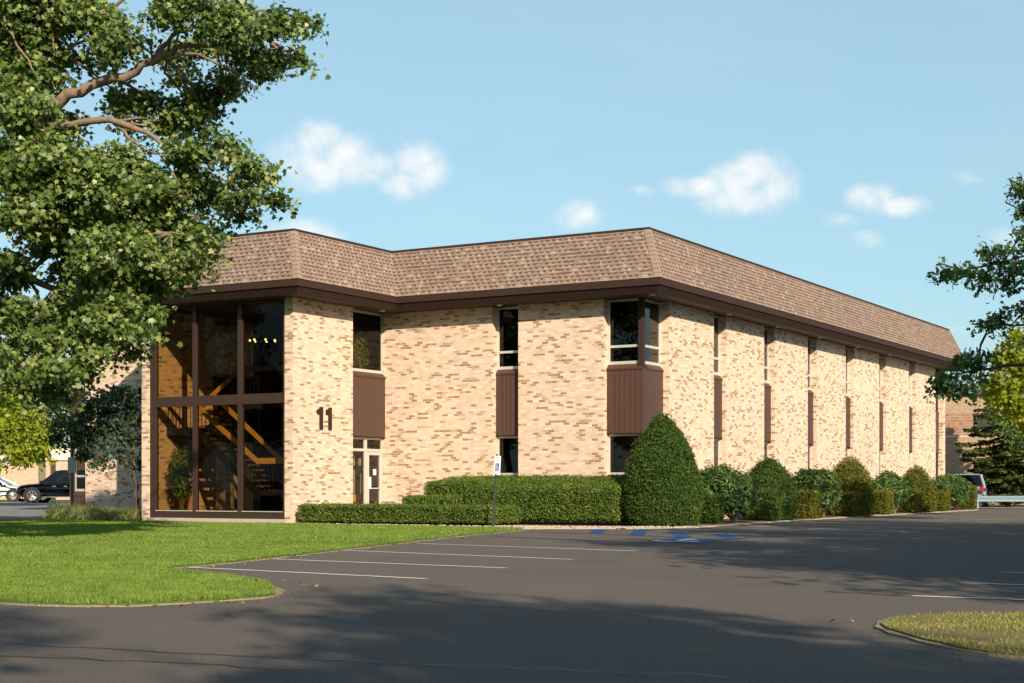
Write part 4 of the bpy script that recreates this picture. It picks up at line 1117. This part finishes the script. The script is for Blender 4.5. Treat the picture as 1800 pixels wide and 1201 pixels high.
# bright tree at the left behind the drive
framed_tree('bright_tree', 'bright yellow green tree over the parked vehicles at far left', gnd(-40, 72), 72,
            [(-40, 895, 16), (-38, 800, 13), (-30, 720, 8)],
            [(20, 720, 34, 26), (55, 735, 30, 24), (15, 765, 34, 26), (55, 775, 34, 24), (85, 770, 22, 22), (30, 800, 34, 18), (70, 800, 28, 16), (-20, 760, 34, 40), (-20, 700, 36, 30), (95, 745, 16, 16), (5, 812, 22, 12), (100, 700, 26, 10), (-60, 740, 40, 50), (-10, 660, 30, 20), (40, 690, 30, 12)],
            M['leaf_yellow'], .24, T_DIAM, 'bark', 40, .5, 9, 31, [[(-38, 790, 0, 8), (10, 770, -.3, 5), (60, 770, -.6, 3)]])
# bright tree at the right edge
framed_tree('bright_tree', 'bright yellow green tree at the right edge above the spruce', gnd(1845, 46), 46,
            [(1845, 925, 16), (1843, 800, 14), (1838, 680, 9)],
            [(1750, 690, 20, 14), (1775, 710, 26, 18), (1760, 640, 22, 16), (1785, 640, 26, 24), (1790, 590, 24, 16), (1775, 600, 26, 16), (1800, 620, 30, 28), (1770, 640, 28, 18), (1755, 668, 18, 12), (1790, 680, 30, 22), (1815, 650, 30, 40), (1785, 725, 22, 20), (1810, 720, 26, 30), (1765, 690, 20, 12), (1835, 600, 34, 34), (1860, 660, 40, 50), (1840, 740, 30, 30)],
            M['leaf_yellow'], .15, T_MAPLE, 'bark', 36, .36, 22, 33, [[(1840, 740, 0, 8), (1800, 690, -.3, 5), (1760, 670, -.5, 3)]])
framed_tree('shade_tree', 'dark green leafy tree under the bright one at the right edge', gnd(1870, 55), 55,
            [(1870, 910, 16), (1868, 800, 14), (1860, 700, 9)],
            [(1775, 700, 26, 18), (1760, 720, 22, 12), (1790, 735, 30, 22), (1775, 760, 26, 14), (1810, 760, 34, 28), (1840, 720, 34, 40), (1745, 735, 12, 8)],
            M['leaf_oak'], .15, T_DIAM, 'bark_dark', 36, .38, 14, 35)

# spruce
def spruce(label, loc, H, R, seed):
    rg = np.random.default_rng(seed); e = empty('spruce_tree', label, 'tree', tuple(loc))
    mb = MB(); mb.tube([(0, 0, -.1), (0.05, 0, H * .4), (0, .05, H)], [.17, .11, .02], 8); tr = mb.build('trunk', M['bark'], e, True)
    C, N, Tp = [], [], []; bb = MB(); z = .9; k = 0
    while z < H * .98:
        r = R * (1 - z / H) ** .75 * rg.uniform(.75, 1.1) + .1
        for j in range(6):
            a = k * .77 + j * 1.047 + rg.normal() * .15; L_ = r * rg.uniform(.7, 1.1); d = np.array([math.cos(a), math.sin(a), 0]); sd = np.array([-d[1], d[0], 0])
            tipz = -.18 * L_ + .1
            p = lambda t: np.array([0, 0, z]) + d * L_ * t + np.array([0, 0, tipz * t - .25 * L_ * t * (1 - t)])
            bb.tube([p(0), p(.5), p(1)], [.03, .018, .006], 4, cap=False)
            m = int(70 * L_) + 10
            t = rg.random(m) ** .7; s = rg.normal(size=m) * .30 * L_ * (1.05 - t) * .8
            for ti, si in zip(t, s):
                q = p(ti) + sd * si + [0, 0, -.12 * abs(si) - rg.random() * .10]; C.append(q); N.append(rg.normal(size=3) * .4 + [0, 0, 1]); Tp.append(d * .6 + sd * np.sign(si) * .7 + [0, 0, -.35] + rg.normal(size=3) * .2)
        z += rg.uniform(.24, .36); k += 1
    bb.build('branch', M['bark_dark'], tr)
    leaf_mesh('crown', np.array(C), np.array(N), .30 * rg.uniform(.7, 1.3, len(C)), T_SPRAY, M['needle'], e, 0, .2, np.array(Tp))
    return e
spruce('shaggy dark spruce in front of the tan building behind the guardrail', gnd(1772, 81), 8.6, 3.5, 4)
spruce('second spruce at the very right edge behind the guardrail', gnd(1855, 84), 9.8, 3.2, 6)

# far and off-frame trees: one kind built once, then copied
far0 = random_tree('distant_tree', 'pale hazy tree rising behind the far right end of the roof', 'tree', tuple(gnd(1690, 135)), 11.5, 4.5, 2.5, M['leaf_far'], .34, T_DIAM, 'bark', 51, 30, 'trees in the far distance', 26, .42, .28, .9)
for i, (px, F, s, lab) in enumerate([(30, 150, 1.15, 'pale distant tree behind the bright tree at far left'), (-60, 140, 1.2, 'distant tree beyond the left edge'), (105, 165, 1.25, 'distant tree behind the dogwood at far left'), (1745, 150, 1.0, 'distant tree behind the tan building at far right'), (1840, 140, 1.1, 'distant tree beyond the right edge'), (1610, 170, 1.0, 'distant tree hidden low behind the roof end')]):
    c = copy_tree(far0); c.location = tuple(gnd(px, F)); c.scale = (s, s, s); c.rotation_euler.z = i * 1.3; c['label'] = lab
shade0 = random_tree('shade_tree', 'broad shade tree behind the viewpoint casting the foreground shadow', 'tree', (28.5, -41.5, 0), 13, 5.2, 3.2, M['leaf_oak'], .26, T_DIAM, 'bark', 61, 42, 'shade trees around the parking lot', 50, .95, .26, .75)
SHADE = [(37.1, -50.3, .75, 'unseen tree added farther behind the viewpoint to deepen the foreground shadow'), (31.2, -53, .85, 'unseen tree added far behind the viewpoint to thicken the left foreground shadow'), (30.5, -22.5, .9, 'unseen second row tree added right of the stalls to thicken the lot shadow'), (30, -14.5, 1.1, 'tall unseen second row tree added farther along the right stalls to thicken the lot shadow'), (24.5, -25, .9, 'unseen tree added nearest the first right stall to thicken the lot shadow'), (21.9, -45.6, .84, 'tree behind the viewpoint shading the left foreground'), (36, -34, 1.1, 'shade tree right of the grass island, out of frame'), (25.5, -20.5, 1.0, 'shade tree by the stalls at right, out of frame'), (24.5, -11, 1.1, 'second shade tree along the right stalls, out of frame'),  # leading entries are unseen trees added only to thicken cast shadows
         (27.5, -28.3, .92, 'shade tree by the island end of the right stalls, out of frame'), (35, -6, 1.15, 'fourth shade tree beyond the right stalls'), (4, -58, 1.15, 'tree across the street behind the viewpoint'), (-20, -57, 1.3, 'street tree mirrored in the corner windows'), (-38, -54, 1.3, 'street tree mirrored in the front window'), (-44, -58, 1.4, 'tall street tree mirrored in the glass front'), (-62, -44, 1.4, 'street tree mirrored in the left glass panes'), (-8, -58, 1.2, 'tree across the street left of the viewpoint'), (-30, -60, 1.3, 'street tree far left of the viewpoint'), (-52, -48, 1.2, 'tree at the far left by the street')]
shade0.location = (30.0, -43.7, 0); shade0.scale = (.70, .70, 1.0)
for i, (x, y, s, lab) in enumerate(SHADE):
    c = copy_tree(shade0); c.location = (x, y, 0); c.scale = (s * (.88 if i == 5 else 1), s * (.88 if i == 5 else 1), s * (1.15 if i == 5 else (1.6 if i < 2 else 1))); c.rotation_euler.z = i * 1.9; c['label'] = lab

# fallen leaves along the edges
n = 260
P = np.stack([RNG.uniform(-2, 9, 9000), RNG.uniform(-29.5, -5, 9000)], 1)
e_in, e_out = inside(outward(smooth_poly(LAWN), .55), P), inside(LAWN_S, P)
P1 = P[e_in & ~e_out][:n]; P2 = P[e_out][:130]
P3 = np.stack([RNG.uniform(-9, 1.6, 160), RNG.uniform(-4.9, -4.0, 160)], 1); P4 = np.stack([RNG.uniform(13.5, 17, 22), RNG.uniform(-29.5, -24.5, 22)], 1)
Q = np.concatenate([np.c_[P1, np.full(len(P1), .016)], np.c_[P2, np.full(len(P2), .07)], np.c_[P3, np.full(len(P3), .05)], np.c_[P4, np.where(inside(ISL_S, P4), .055, .012)]])
nn = RNG.normal(size=(len(Q), 3)) * .35; nn[:, 2] = 1
M['leaf_dead'] = leaf_mat('fallen_leaf', (.16, .09, .03), (.28, .18, .06), (.42, .33, .14), .2, .7)
tag(leaf_mesh('fallen_leaves', Q, nn, .045 * RNG.uniform(.5, 1.2, len(Q)), T_MAPLE, M['leaf_dead'], None, 0, .3), 'scattered dry fallen leaves along the lawn and bed edges', 'fallen leaves', kind='stuff')
# ================================================================== VEHICLES
def car(name, label, cat, loc, rz, Lc, W, H, kind, paint):
    e = empty(name, label, cat, loc, rz)
    hw = W / 2
    if kind == 'suv':
        st = [(-.5, .80, .55, .98), (-.485, .93, .40, 1.06), (-.40, 1, .34, 1.10), (-.1, 1, .32, 1.08), (.16, 1, .32, 1.06), (.24, .99, .32, 1.05), (.36, .97, .33, 1.01), (.455, .92, .36, .94), (.49, .80, .42, .86), (.5, .70, .50, .74)]
        gb, gt = (-.475, .235), (-.43, .055); rw = .385; wx = (-.305, .315)
    else:
        st = [(-.5, .78, .50, .90), (-.48, .92, .36, .97), (-.36, .99, .28, 1.0), (-.1, 1, .26, .95), (.15, 1, .26, .93), (.25, .98, .26, .91), (.38, .94, .28, .83), (.465, .86, .32, .72), (.5, .66, .40, .60)]
        gb, gt = (-.37, .235), (-.22, .06); rw = .325; wx = (-.29, .31)
    mb = MB(); rings = []
    for (x, w, zb, zt) in st:
        w *= hw; X = x * Lc; zm = zb + (zt - zb) * .55
        half = [(w * .80, zb), (w * .985, zb + .13), (w, zm), (w * .985, zt - .10), (w * .93, zt - .025), (w * .80, zt)]
        pts = [(X, y, z) for y, z in half] + [(X, -y, z) for y, z in reversed(half)]
        rings.append(pts)
    n = len(rings[0])
    for a, b in zip(rings[:-1], rings[1:]):
        for k in range(n):
            k2 = (k + 1) % n; mb.face([a[k], a[k2], b[k2], b[k]])
    mb.face(rings[0]); mb.face(rings[-1])
    body = mb.build('body', paint, e)
    bm = bmesh.new(); bm.from_mesh(body.data); bmesh.ops.remove_doubles(bm, verts=bm.verts[:], dist=1e-4); bm.to_mesh(body.data); bm.free()
    body.data.polygons.foreach_set('use_smooth', [True] * len(body.data.polygons))
    zb = 1.03 if kind == 'suv' else .93
    b = [gb[0] * Lc, gb[1] * Lc]; t = [gt[0] * Lc, gt[1] * Lc]; wb, wt = hw * .91, hw * .70; zt = H - .05
    c = lambda X, y, z: (X, y, z)
    mb = MB(); mb.hexa([(b[0], -wb, zb), (b[1], -wb, zb), (b[1], wb, zb), (b[0], wb, zb), (t[0], -wt, zt), (t[1], -wt, zt), (t[1], wt, zt), (t[0], wt, zt)])
    mb.build('window_glass', M['car_glass'], e)
    mb = MB(); mb.box(b[0] * .9, b[1] * .7, -wb * .8, wb * .8, zb - .15, zb + .05)
    for x in (-.02, -.22):
        for y in (-.36, .36): mb.box(x * Lc - .08, x * Lc + .08, y - .2, y + .2, zb, zb + .36)
    mb.build('seat', M['trim_black'], e)
    mb = MB(); mb.hexa([(t[0] - .05, -wt - .02, zt - .01), (t[1] + .05, -wt - .02, zt - .01), (t[1] + .05, wt + .02, zt - .01), (t[0] - .05, wt + .02, zt - .01), (t[0] + .1, -wt + .1, H), (t[1] - .15, -wt + .1, H), (t[1] - .15, wt - .1, H), (t[0] + .1, wt - .1, H)])
    for s in (-1, 1):
        mb.tube([(b[1] + .02, s * wb, zb - .02), (t[1] + .01, s * wt, zt)], .045, 6); mb.tube([(b[0], s * wb, zb - .02), (t[0], s * wt, zt)], .07, 6)
        for q in (.40, .72) if kind == 'suv' else (.50,):
            mb.tube([(b[1] + (b[0] - b[1]) * q, s * (wb + .005), zb), (t[1] + (t[0] - t[1]) * (q - .04), s * (wt + .01), zt)], .042, 6)
    mb.build('roof', paint, e)
    for s in (-1, 1):
        mb = MB(); mb.box(b[1] - .22, b[1] - .06, s * wb + (.02 if s > 0 else -.20), s * wb + (.20 if s > 0 else -.02), zb + .02, zb + .16); mb.build('wing_mirror', paint, e)
        mb = MB()
        for q in (.16, -.05): mb.box(q * Lc * .6 - .2, q * Lc * .6 - .02, s * hw * .99 - .012, s * hw * .99 + .012, zb - .16, zb - .12)
        mb.build('door_handle', M['chrome'], e)
        mb = MB(); mb.box(-.19 * Lc, .2 * Lc, s * hw - .03, s * hw + .015, .30, .345); mb.build('sill_trim', M['chrome'], e)
        mb = MB(); mb.lathe((.475 * Lc, s * hw * .66, .80 if kind == 'suv' else .64), [(0, -.06), (.13, -.05), (.14, .02), (.08, .06), (0, .07)], 12, 0, 'x'); mb.build('headlight', M['lamp_clear'], e)
        mb = MB(); mb.box(-.503 * Lc, -.478 * Lc, s * hw * .78 - .09, s * hw * .78 + .09, .82, 1.08 if kind == 'suv' else .9); mb.build('tail_light', M['lamp_red'], e)
    mb = MB(); mb.box(.485 * Lc, .507 * Lc, -hw * .55, hw * .55, .56, .78) ; mb.build('grille', M['trim_black'], e)
    mb = MB(); mb.box(-.508 * Lc, -.485 * Lc, -hw * .8, hw * .8, .42, .58); mb.build('rear_bumper', M['trim_black'], e)
    for x in wx:
        for s in (-1, 1):
            cx, cy = x * Lc, s * (hw - .11)
            mb = MB(); mb.lathe((cx, s * hw * .985, rw + .01), [(rw + .075, -.05), (rw + .075, .016 if s > 0 else -.016 + 0), (rw - .1, .016 if s > 0 else -.016)], 22, 0, 'y'); mb.build('wheel_arch', M['trim_black'], e)
            mb = MB(); mb.lathe((cx, cy, rw), [(rw * .68, -.11), (rw * .96, -.11), (rw, -.07), (rw, .07), (rw * .96, .13), (rw * .68, .13)], 24, 0, 'y'); wh = mb.build('wheel', M['tyre'], e, True)
            mb = MB(); yo = s * .135
            mb.lathe((cx, cy, rw), [(rw * .70, yo - s * .04), (rw * .70, yo), (rw * .62, yo), (rw * .60, yo - s * .05)], 24, 0, 'y')
            mb.lathe((cx, cy, rw), [(rw * .16, yo - s * .04), (rw * .16, yo), (0, yo + s * .01)], 12, 0, 'y')
            for k in range(7):
                a = k * 2 * math.pi / 7; ca, sa = math.cos(a), math.sin(a)
                mb.tube([(cx + ca * rw * .1, cy + yo - s * .01, rw + sa * rw * .1), (cx + ca * rw * .64, cy + yo - s * .01, rw + sa * rw * .64)], [.035, .026], 5)
            mb.build('rim', M['rim'], wh)
    return e
def ground_z(p):
    F = -SN * (p[0] - CAM[0]) + CS * (p[1] - CAM[1]); return .006 + max(0, F - 49) / 35 * .185
p = gnd(116, 83); p[2] = ground_z(p)
car('parked_suv', 'black suv facing left, half hidden behind the left corner of the building', 'car', tuple(p), YAW + math.pi, 4.85, 1.95, 1.76, 'suv', M['paint_black'])
p = gnd(-12, 89); p[2] = .21
car('parked_sedan', 'white sedan cut by the left edge, beyond the black suv', 'car', tuple(p), YAW, 4.6, 1.8, 1.42, 'sedan', M['paint_white'])
p = gnd(1703, 81)
car('parked_suv', 'silver blue suv seen from behind past the last shrub', 'car', tuple(p), YAW + math.pi / 2 - .32, 4.5, 1.85, 1.72, 'suv', M['paint_silver'])
car('parked_sedan', 'white sedan by the street, out of frame, mirrored in the tall glass front', 'car', (-34.5, -33, 0), math.radians(10), 4.7, 1.8, 1.45, 'sedan', M['paint_white'])

# ================================================================== SIGNS, GUARDRAIL
sg = empty('parking_sign', 'leaning sign post with white disabled parking sign beside the low hedge', 'sign', (-2.62, -4.5, 0), 0)
mb = MB(); mb.box(-.028, .028, -.016, .016, -.2, 1.9); mb.build('post', M['post'], sg)
mb = MB()
bm = bevel_box(.030, .036, -.155, .155, 1.38, 1.86, .0025, 1); me = bpy.data.meshes.new('sign_plate'); bm.to_mesh(me); bm.free()
plate = link_mesh('sign_plate', me, M['sign_white'], sg)
mb = MB(); X = .0375
mb.face([(X, -.105, 1.46), (X, .075, 1.46), (X, .075, 1.67), (X, -.105, 1.67)], 0)
X = .039
mb.face([(X, -.035 + .018 * math.cos(k * .63), 1.645 + .018 * math.sin(k * .63)) for k in range(10)], 1)
def rib2(pts, w):
    for a, b in zip(pts[:-1], pts[1:]):
        a, b = Vector(a), Vector(b); t = (b - a).normalized(); s = Vector((-t.y, t.x)) * w / 2
        mb.face([(X, *(a - s)), (X, *(b - s)), (X, *(b + s)), (X, *(a + s))], 1)
rib2([(-.035, 1.625), (-.03, 1.555), (.02, 1.55), (.045, 1.495)], .018); rib2([(-.033, 1.595), (.012, 1.592)], .014)
rib2([(-.012 + .052 * math.cos(a), 1.525 + .052 * math.sin(a)) for a in np.linspace(2.3, 6.1, 12)], .013)
mb.build('wheelchair_symbol', [M['sign_blue'], M['sign_white']], plate, recalc=False)
def lettering(txt, size, loc, parent, mat):
    cu = bpy.data.curves.new('lettering', 'FONT'); cu.body = txt; cu.size = size; cu.align_x = 'CENTER'; cu.extrude = .0005
    tmp = bpy.data.objects.new('lettering', cu); me = bpy.data.meshes.new_from_object(tmp); bpy.data.objects.remove(tmp)
    me.materials.clear(); o = link_mesh('lettering', me, mat, parent)
    o.location = loc; o.rotation_euler = (math.pi / 2, 0, math.pi / 2); return o
lettering('RESERVED', .052, (.038, 0, 1.79), plate, M['sign_back']); lettering('PARKING', .052, (.038, 0, 1.735), plate, M['sign_back'])
sg.rotation_euler = (math.radians(-2.0), math.radians(2.2), 0)
s2 = empty('street_sign', 'grey back of a sign on a dark post by the left corner of the building', 'sign', tuple(gnd(127, 50)), YAW)
mb = MB(); mb.box(-.03, .03, -.02, .02, -.2, 2.25); mb.build('post', M['post'], s2)
bm = bevel_box(-.14, .14, -.03, -.024, 1.50, 2.02, .002, 1); me = bpy.data.meshes.new('sign_panel'); bm.to_mesh(me); bm.free(); link_mesh('sign_panel', me, M['sign_back'], s2)
mb = MB(); mb.tube([(-.06, -.02, -.1), (-.06, -.02, 1.5)], .012, 6); mb.build('conduit', M['alu'], s2)

gr = empty('guardrail', 'galvanised steel guardrail at the far right edge of the lot', 'guardrail', tuple(gnd(1715, 76.2)), YAW)
prof = [(0, .30), (-.05, .33), (-.05, .40), (.02, .44), (.02, .48), (-.05, .52), (-.05, .58), (0, .61)]
mb = MB()
for (y0, z0), (y1, z1) in zip(prof[:-1], prof[1:]):
    mb.face([(-2.5, y0, z0), (22, y0, z0), (22, y1, z1), (-2.5, y1, z1)])
    mb.face([(-2.5, y0 + .012, z0), (22, y0 + .012, z0), (22, y1 + .012, z1), (-2.5, y1 + .012, z1)])
mb.build('rail', M['galv'], gr, recalc=False)
for k in range(9):
    mb = MB(); x = .05 + k * 2.6; y0 = -.12 if k == 0 else .04; mb.box(x - .07, x + .07, y0, y0 + .1, -.1, .66); mb.build('post', M['galv'], gr)

# ================================================================== NEIGHBOURING BUILDINGS
nb = empty('brick_building', 'tan and brown brick building behind the guardrail and spruces', 'building', tuple(gnd(1700, 93)), YAW)
mb = MB(); X0, X1 = -14, 34
mb.box(X0, .36, 0, 12, -.2, 4.02); mb.box(X0, X1, .3, 12, 5.52, 6.5); mb.box(1.9, X1, 0, 12, -.2, 4.02); mb.box(.36, 1.9, 0, 12, -.2, 1.2); mb.box(.36, 1.9, 0, 12, 2.7, 4.02); mb.box(.36, 1.9, .35, 11, 1.2, 2.7)
mb.box(X0, X1, 0, .3, 5.48, 6.5)
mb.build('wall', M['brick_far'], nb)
mb = MB(); mb.box(X0, .36, .02, 12, 4.14, 5.48); mb.box(1.9, X1, .02, 12, 4.14, 5.48); mb.box(.36, 1.9, .4, 11, 4.14, 5.48); mb.build('brick_band', M['brick_red'], nb)
mb = MB(); mb.box(X0, X1, -.03, 12, 4.02, 4.14); mb.build('string_course', M['concrete'], nb)
mb = MB(); mb.box(X0 - .1, X1, -.08, 12.1, 6.5, 6.66); mb.build('coping', M['brown'], nb)
for z0, z1 in ((4.2, 5.44), (1.2, 2.7)):
    mb = MB(); mb.box(.37, .43, .1, .2, z0, z1); mb.box(1.83, 1.89, .1, .2, z0, z1); mb.box(.43, 1.83, .1, .2, z0, z0 + .06); mb.box(.43, 1.83, .1, .2, z1 - .06, z1); w = mb.build('window', M['bronze'], nb)
    mb = MB(); mb.face([(.43, .15, z0 + .06), (1.83, .15, z0 + .06), (1.83, .15, z1 - .06), (.43, .15, z1 - .06)]); g = mb.build('pane', M['car_glass'], w)
lb = empty('low_building', 'low pale pink brick building behind the cars at far left', 'building', tuple(gnd(60, 106)), YAW); px = 106 / FPX
mb = MB(); base_z = .15
xs = [(-30, (0 - 60) * px), ((10 - 60) * px, (67 - 60) * px), ((80 - 60) * px, (88 - 60) * px), ((98 - 60) * px, 16)]
for a, b in xs: mb.box(a, b, 0, 9, -.2, 2.85)
mb.box(-30, 16, 3, 9, -.2, 2.84); mb.build('wall', M['brick_pink'], lb)
mb = MB(); mb.box(-30, 16, -.12, 9, 2.87, 3.75); mb.build('fascia', M['pale_band'], lb)
mb = MB(); mb.box((68 - 60) * px, (80 - 60) * px, .25, .4, -.1, 2.8); mb.build('door', M['olive'], lb)
mb = MB(); mb.box((88 - 60) * px, (98 - 60) * px, .25, .4, -.1, 2.8); mb.build('doorway_recess', M['far_window'], lb)
mb = MB(); mb.box(-60 * px, -50 * px, .1, .4, -.1, 2.8)
for k in range(6): mb.box(-60 * px + k * .07, -60 * px + k * .07 + .02, .07, .1, -.1, 2.8)
mb.build('siding', M['beige_siding'], lb)

# ================================================================== SUN, SKY, CAMERA
sun = bpy.data.lights.new('sun', 'SUN'); sun.energy = 5.0; sun.angle = math.radians(.53); sun.color = (1.0, .86, .68)
so = bpy.data.objects.new('sun', sun); COL.objects.link(so)
sd = Vector((SUN_AZ[0] * math.cos(SUN_EL), SUN_AZ[1] * math.cos(SUN_EL), math.sin(SUN_EL)))
so.rotation_euler = sd.to_track_quat('Z', 'Y').to_euler(); so.location = (20, -60, 40)

W = bpy.data.worlds.new('World'); SC.world = W; W.use_nodes = True
W.node_tree.nodes.clear(); t = NT(W)
out = t.node('ShaderNodeOutputWorld'); bg = t.node('ShaderNodeBackground'); t.link(bg.outputs[0], out.inputs[0])
sky = t.node('ShaderNodeTexSky', sky_type='NISHITA'); sky.sun_disc = False
sky.sun_elevation = SUN_EL; sky.sun_rotation = math.atan2(SUN_AZ[0], SUN_AZ[1]); sky.air_density = 1.0; sky.dust_density = 1.6; sky.ozone_density = 1.6; sky.altitude = 100
tc = t.node('ShaderNodeTexCoord').outputs['Generated']
def dot(v):
    n = t.node('ShaderNodeVectorMath', operation='DOT_PRODUCT'); t.link(tc, n.inputs[0]); n.inputs[1].default_value = v; return n.outputs['Value']
fw = t.math('MAXIMUM', dot((-SN, CS, 0)), .02); rt = dot((CS, SN, 0)); up = dot((0, 0, 1))
a, b = t.math('DIVIDE', rt, fw), t.math('DIVIDE', up, fw)
uv = t.comb(a, b)
LOBES = [(555, 250, 62, 42), (520, 275, 60, 46), (600, 275, 62, 50), (560, 300, 80, 34), (655, 290, 55, 30), (728, 285, 52, 44), (745, 300, 48, 36), (715, 320, 55, 32),
         (1330, 305, 60, 42), (1290, 318, 70, 40), (1235, 325, 70, 22), (1365, 330, 45, 46), (1310, 345, 80, 32), (1535, 345, 50, 26), (1580, 360, 60, 20), (1022, 372, 44, 30), (1040, 365, 28, 22), (1000, 385, 40, 18),
         (530, 405, 62, 26), (570, 415, 50, 20), (1512, 420, 50, 18), (1690, 312, 40, 16), (1770, 415, 45, 18), (1475, 387, 40, 14), (1720, 580, 60, 12), (1130, 335, 24, 10)]
n1 = t.noise(uv, 26, 7, .58, .3); n2 = t.noise(uv, 75, 5, .6)
dens = None
for (px, py, rx, ry) in LOBES:
    dx = t.math('MULTIPLY', t.math('SUBTRACT', a, (px - 900) / FPX), FPX / (rx * 1.28))
    dy = t.math('MULTIPLY', t.math('SUBTRACT', b, (HOR - py) / FPX), FPX / (ry * 1.25))
    dy = t.math('MULTIPLY', dy, t.math('MULTIPLY_ADD', t.math('GREATER_THAN', dy, 0.0), .22, .84))
    r2 = t.math('MULTIPLY_ADD', dx, dx, t.math('MULTIPLY', dy, dy))
    amp = 1.0 if rx * ry > 1500 else (.95 if rx * ry > 900 else .62)
    v = t.math('MULTIPLY', t.math('SUBTRACT', 1.0, r2), amp)
    dens = v if dens is None else t.math('SMOOTH_MAX', dens, v, .12)
d2 = t.math('ADD', dens, t.math('MULTIPLY_ADD', n1, 1.6, t.math('MULTIPLY_ADD', n2, .6, -1.1)))
mr = t.node('ShaderNodeMapRange', interpolation_type='SMOOTHERSTEP'); t.link(d2, mr.inputs[0]); mr.inputs[1].default_value = -.05; mr.inputs[2].default_value = 1.45
alpha = t.math('MULTIPLY', mr.outputs[0], .93)
veil = t.ramp(t.noise(t.comb(t.math('MULTIPLY', a, .6), t.math('MULTIPLY', b, 2.0)), 5, 5, .6), [(.42, 0.0), (.80, .30)])
low = t.node('ShaderNodeMapRange'); t.link(b, low.inputs[0]); low.inputs[1].default_value = .0; low.inputs[2].default_value = .38; low.inputs[3].default_value = 1.0; low.inputs[4].default_value = .15
alpha = t.math('MAXIMUM', alpha, t.math('MULTIPLY', veil, low.outputs[0]))
tinted = t.mix(1.0, sky.outputs[0], (.82, 1.05, 1.06, 1), 'MULTIPLY')
hz = t.node('ShaderNodeMapRange', interpolation_type='SMOOTHSTEP'); t.link(up, hz.inputs[0]); hz.inputs[1].default_value = .30; hz.inputs[2].default_value = .52; hz.inputs[3].default_value = .50; hz.inputs[4].default_value = 0.0
tinted = t.mix(hz.outputs[0], tinted, (4.0, 5.9, 6.6, 1))
cl_col = t.mix(mr.outputs[0], (5.6, 6.4, 6.9, 1), (7.9, 7.8, 7.6, 1))
colr = t.mix(alpha, tinted, cl_col)
t.link(colr, bg.inputs[0]); bg.inputs[1].default_value = .091

cam = bpy.data.cameras.new('camera'); co = bpy.data.objects.new('camera', cam); COL.objects.link(co)
co.location = tuple(CAM); co.rotation_euler = (math.pi / 2, 0, YAW)
cam.sensor_width = 36; cam.lens = FPX / 1800 * 36; cam.shift_y = (HOR - 600.5) / 1800; cam.clip_start = .1; cam.clip_end = 3000
SC.camera = co
SC.render.resolution_x, SC.render.resolution_y = 1024, 683
SC.render.engine = 'CYCLES'
SC.cycles.use_denoising = True
SC.cycles.max_bounces = 8; SC.cycles.transparent_max_bounces = 16; SC.cycles.diffuse_bounces = 4; SC.cycles.glossy_bounces = 4
SC.cycles.sample_clamp_indirect = 8
SC.view_settings.view_transform = 'Standard'; SC.view_settings.look = 'None'; SC.view_settings.gamma = 1; SC.view_settings.use_curve_mapping = False
SC.view_settings.exposure = .56
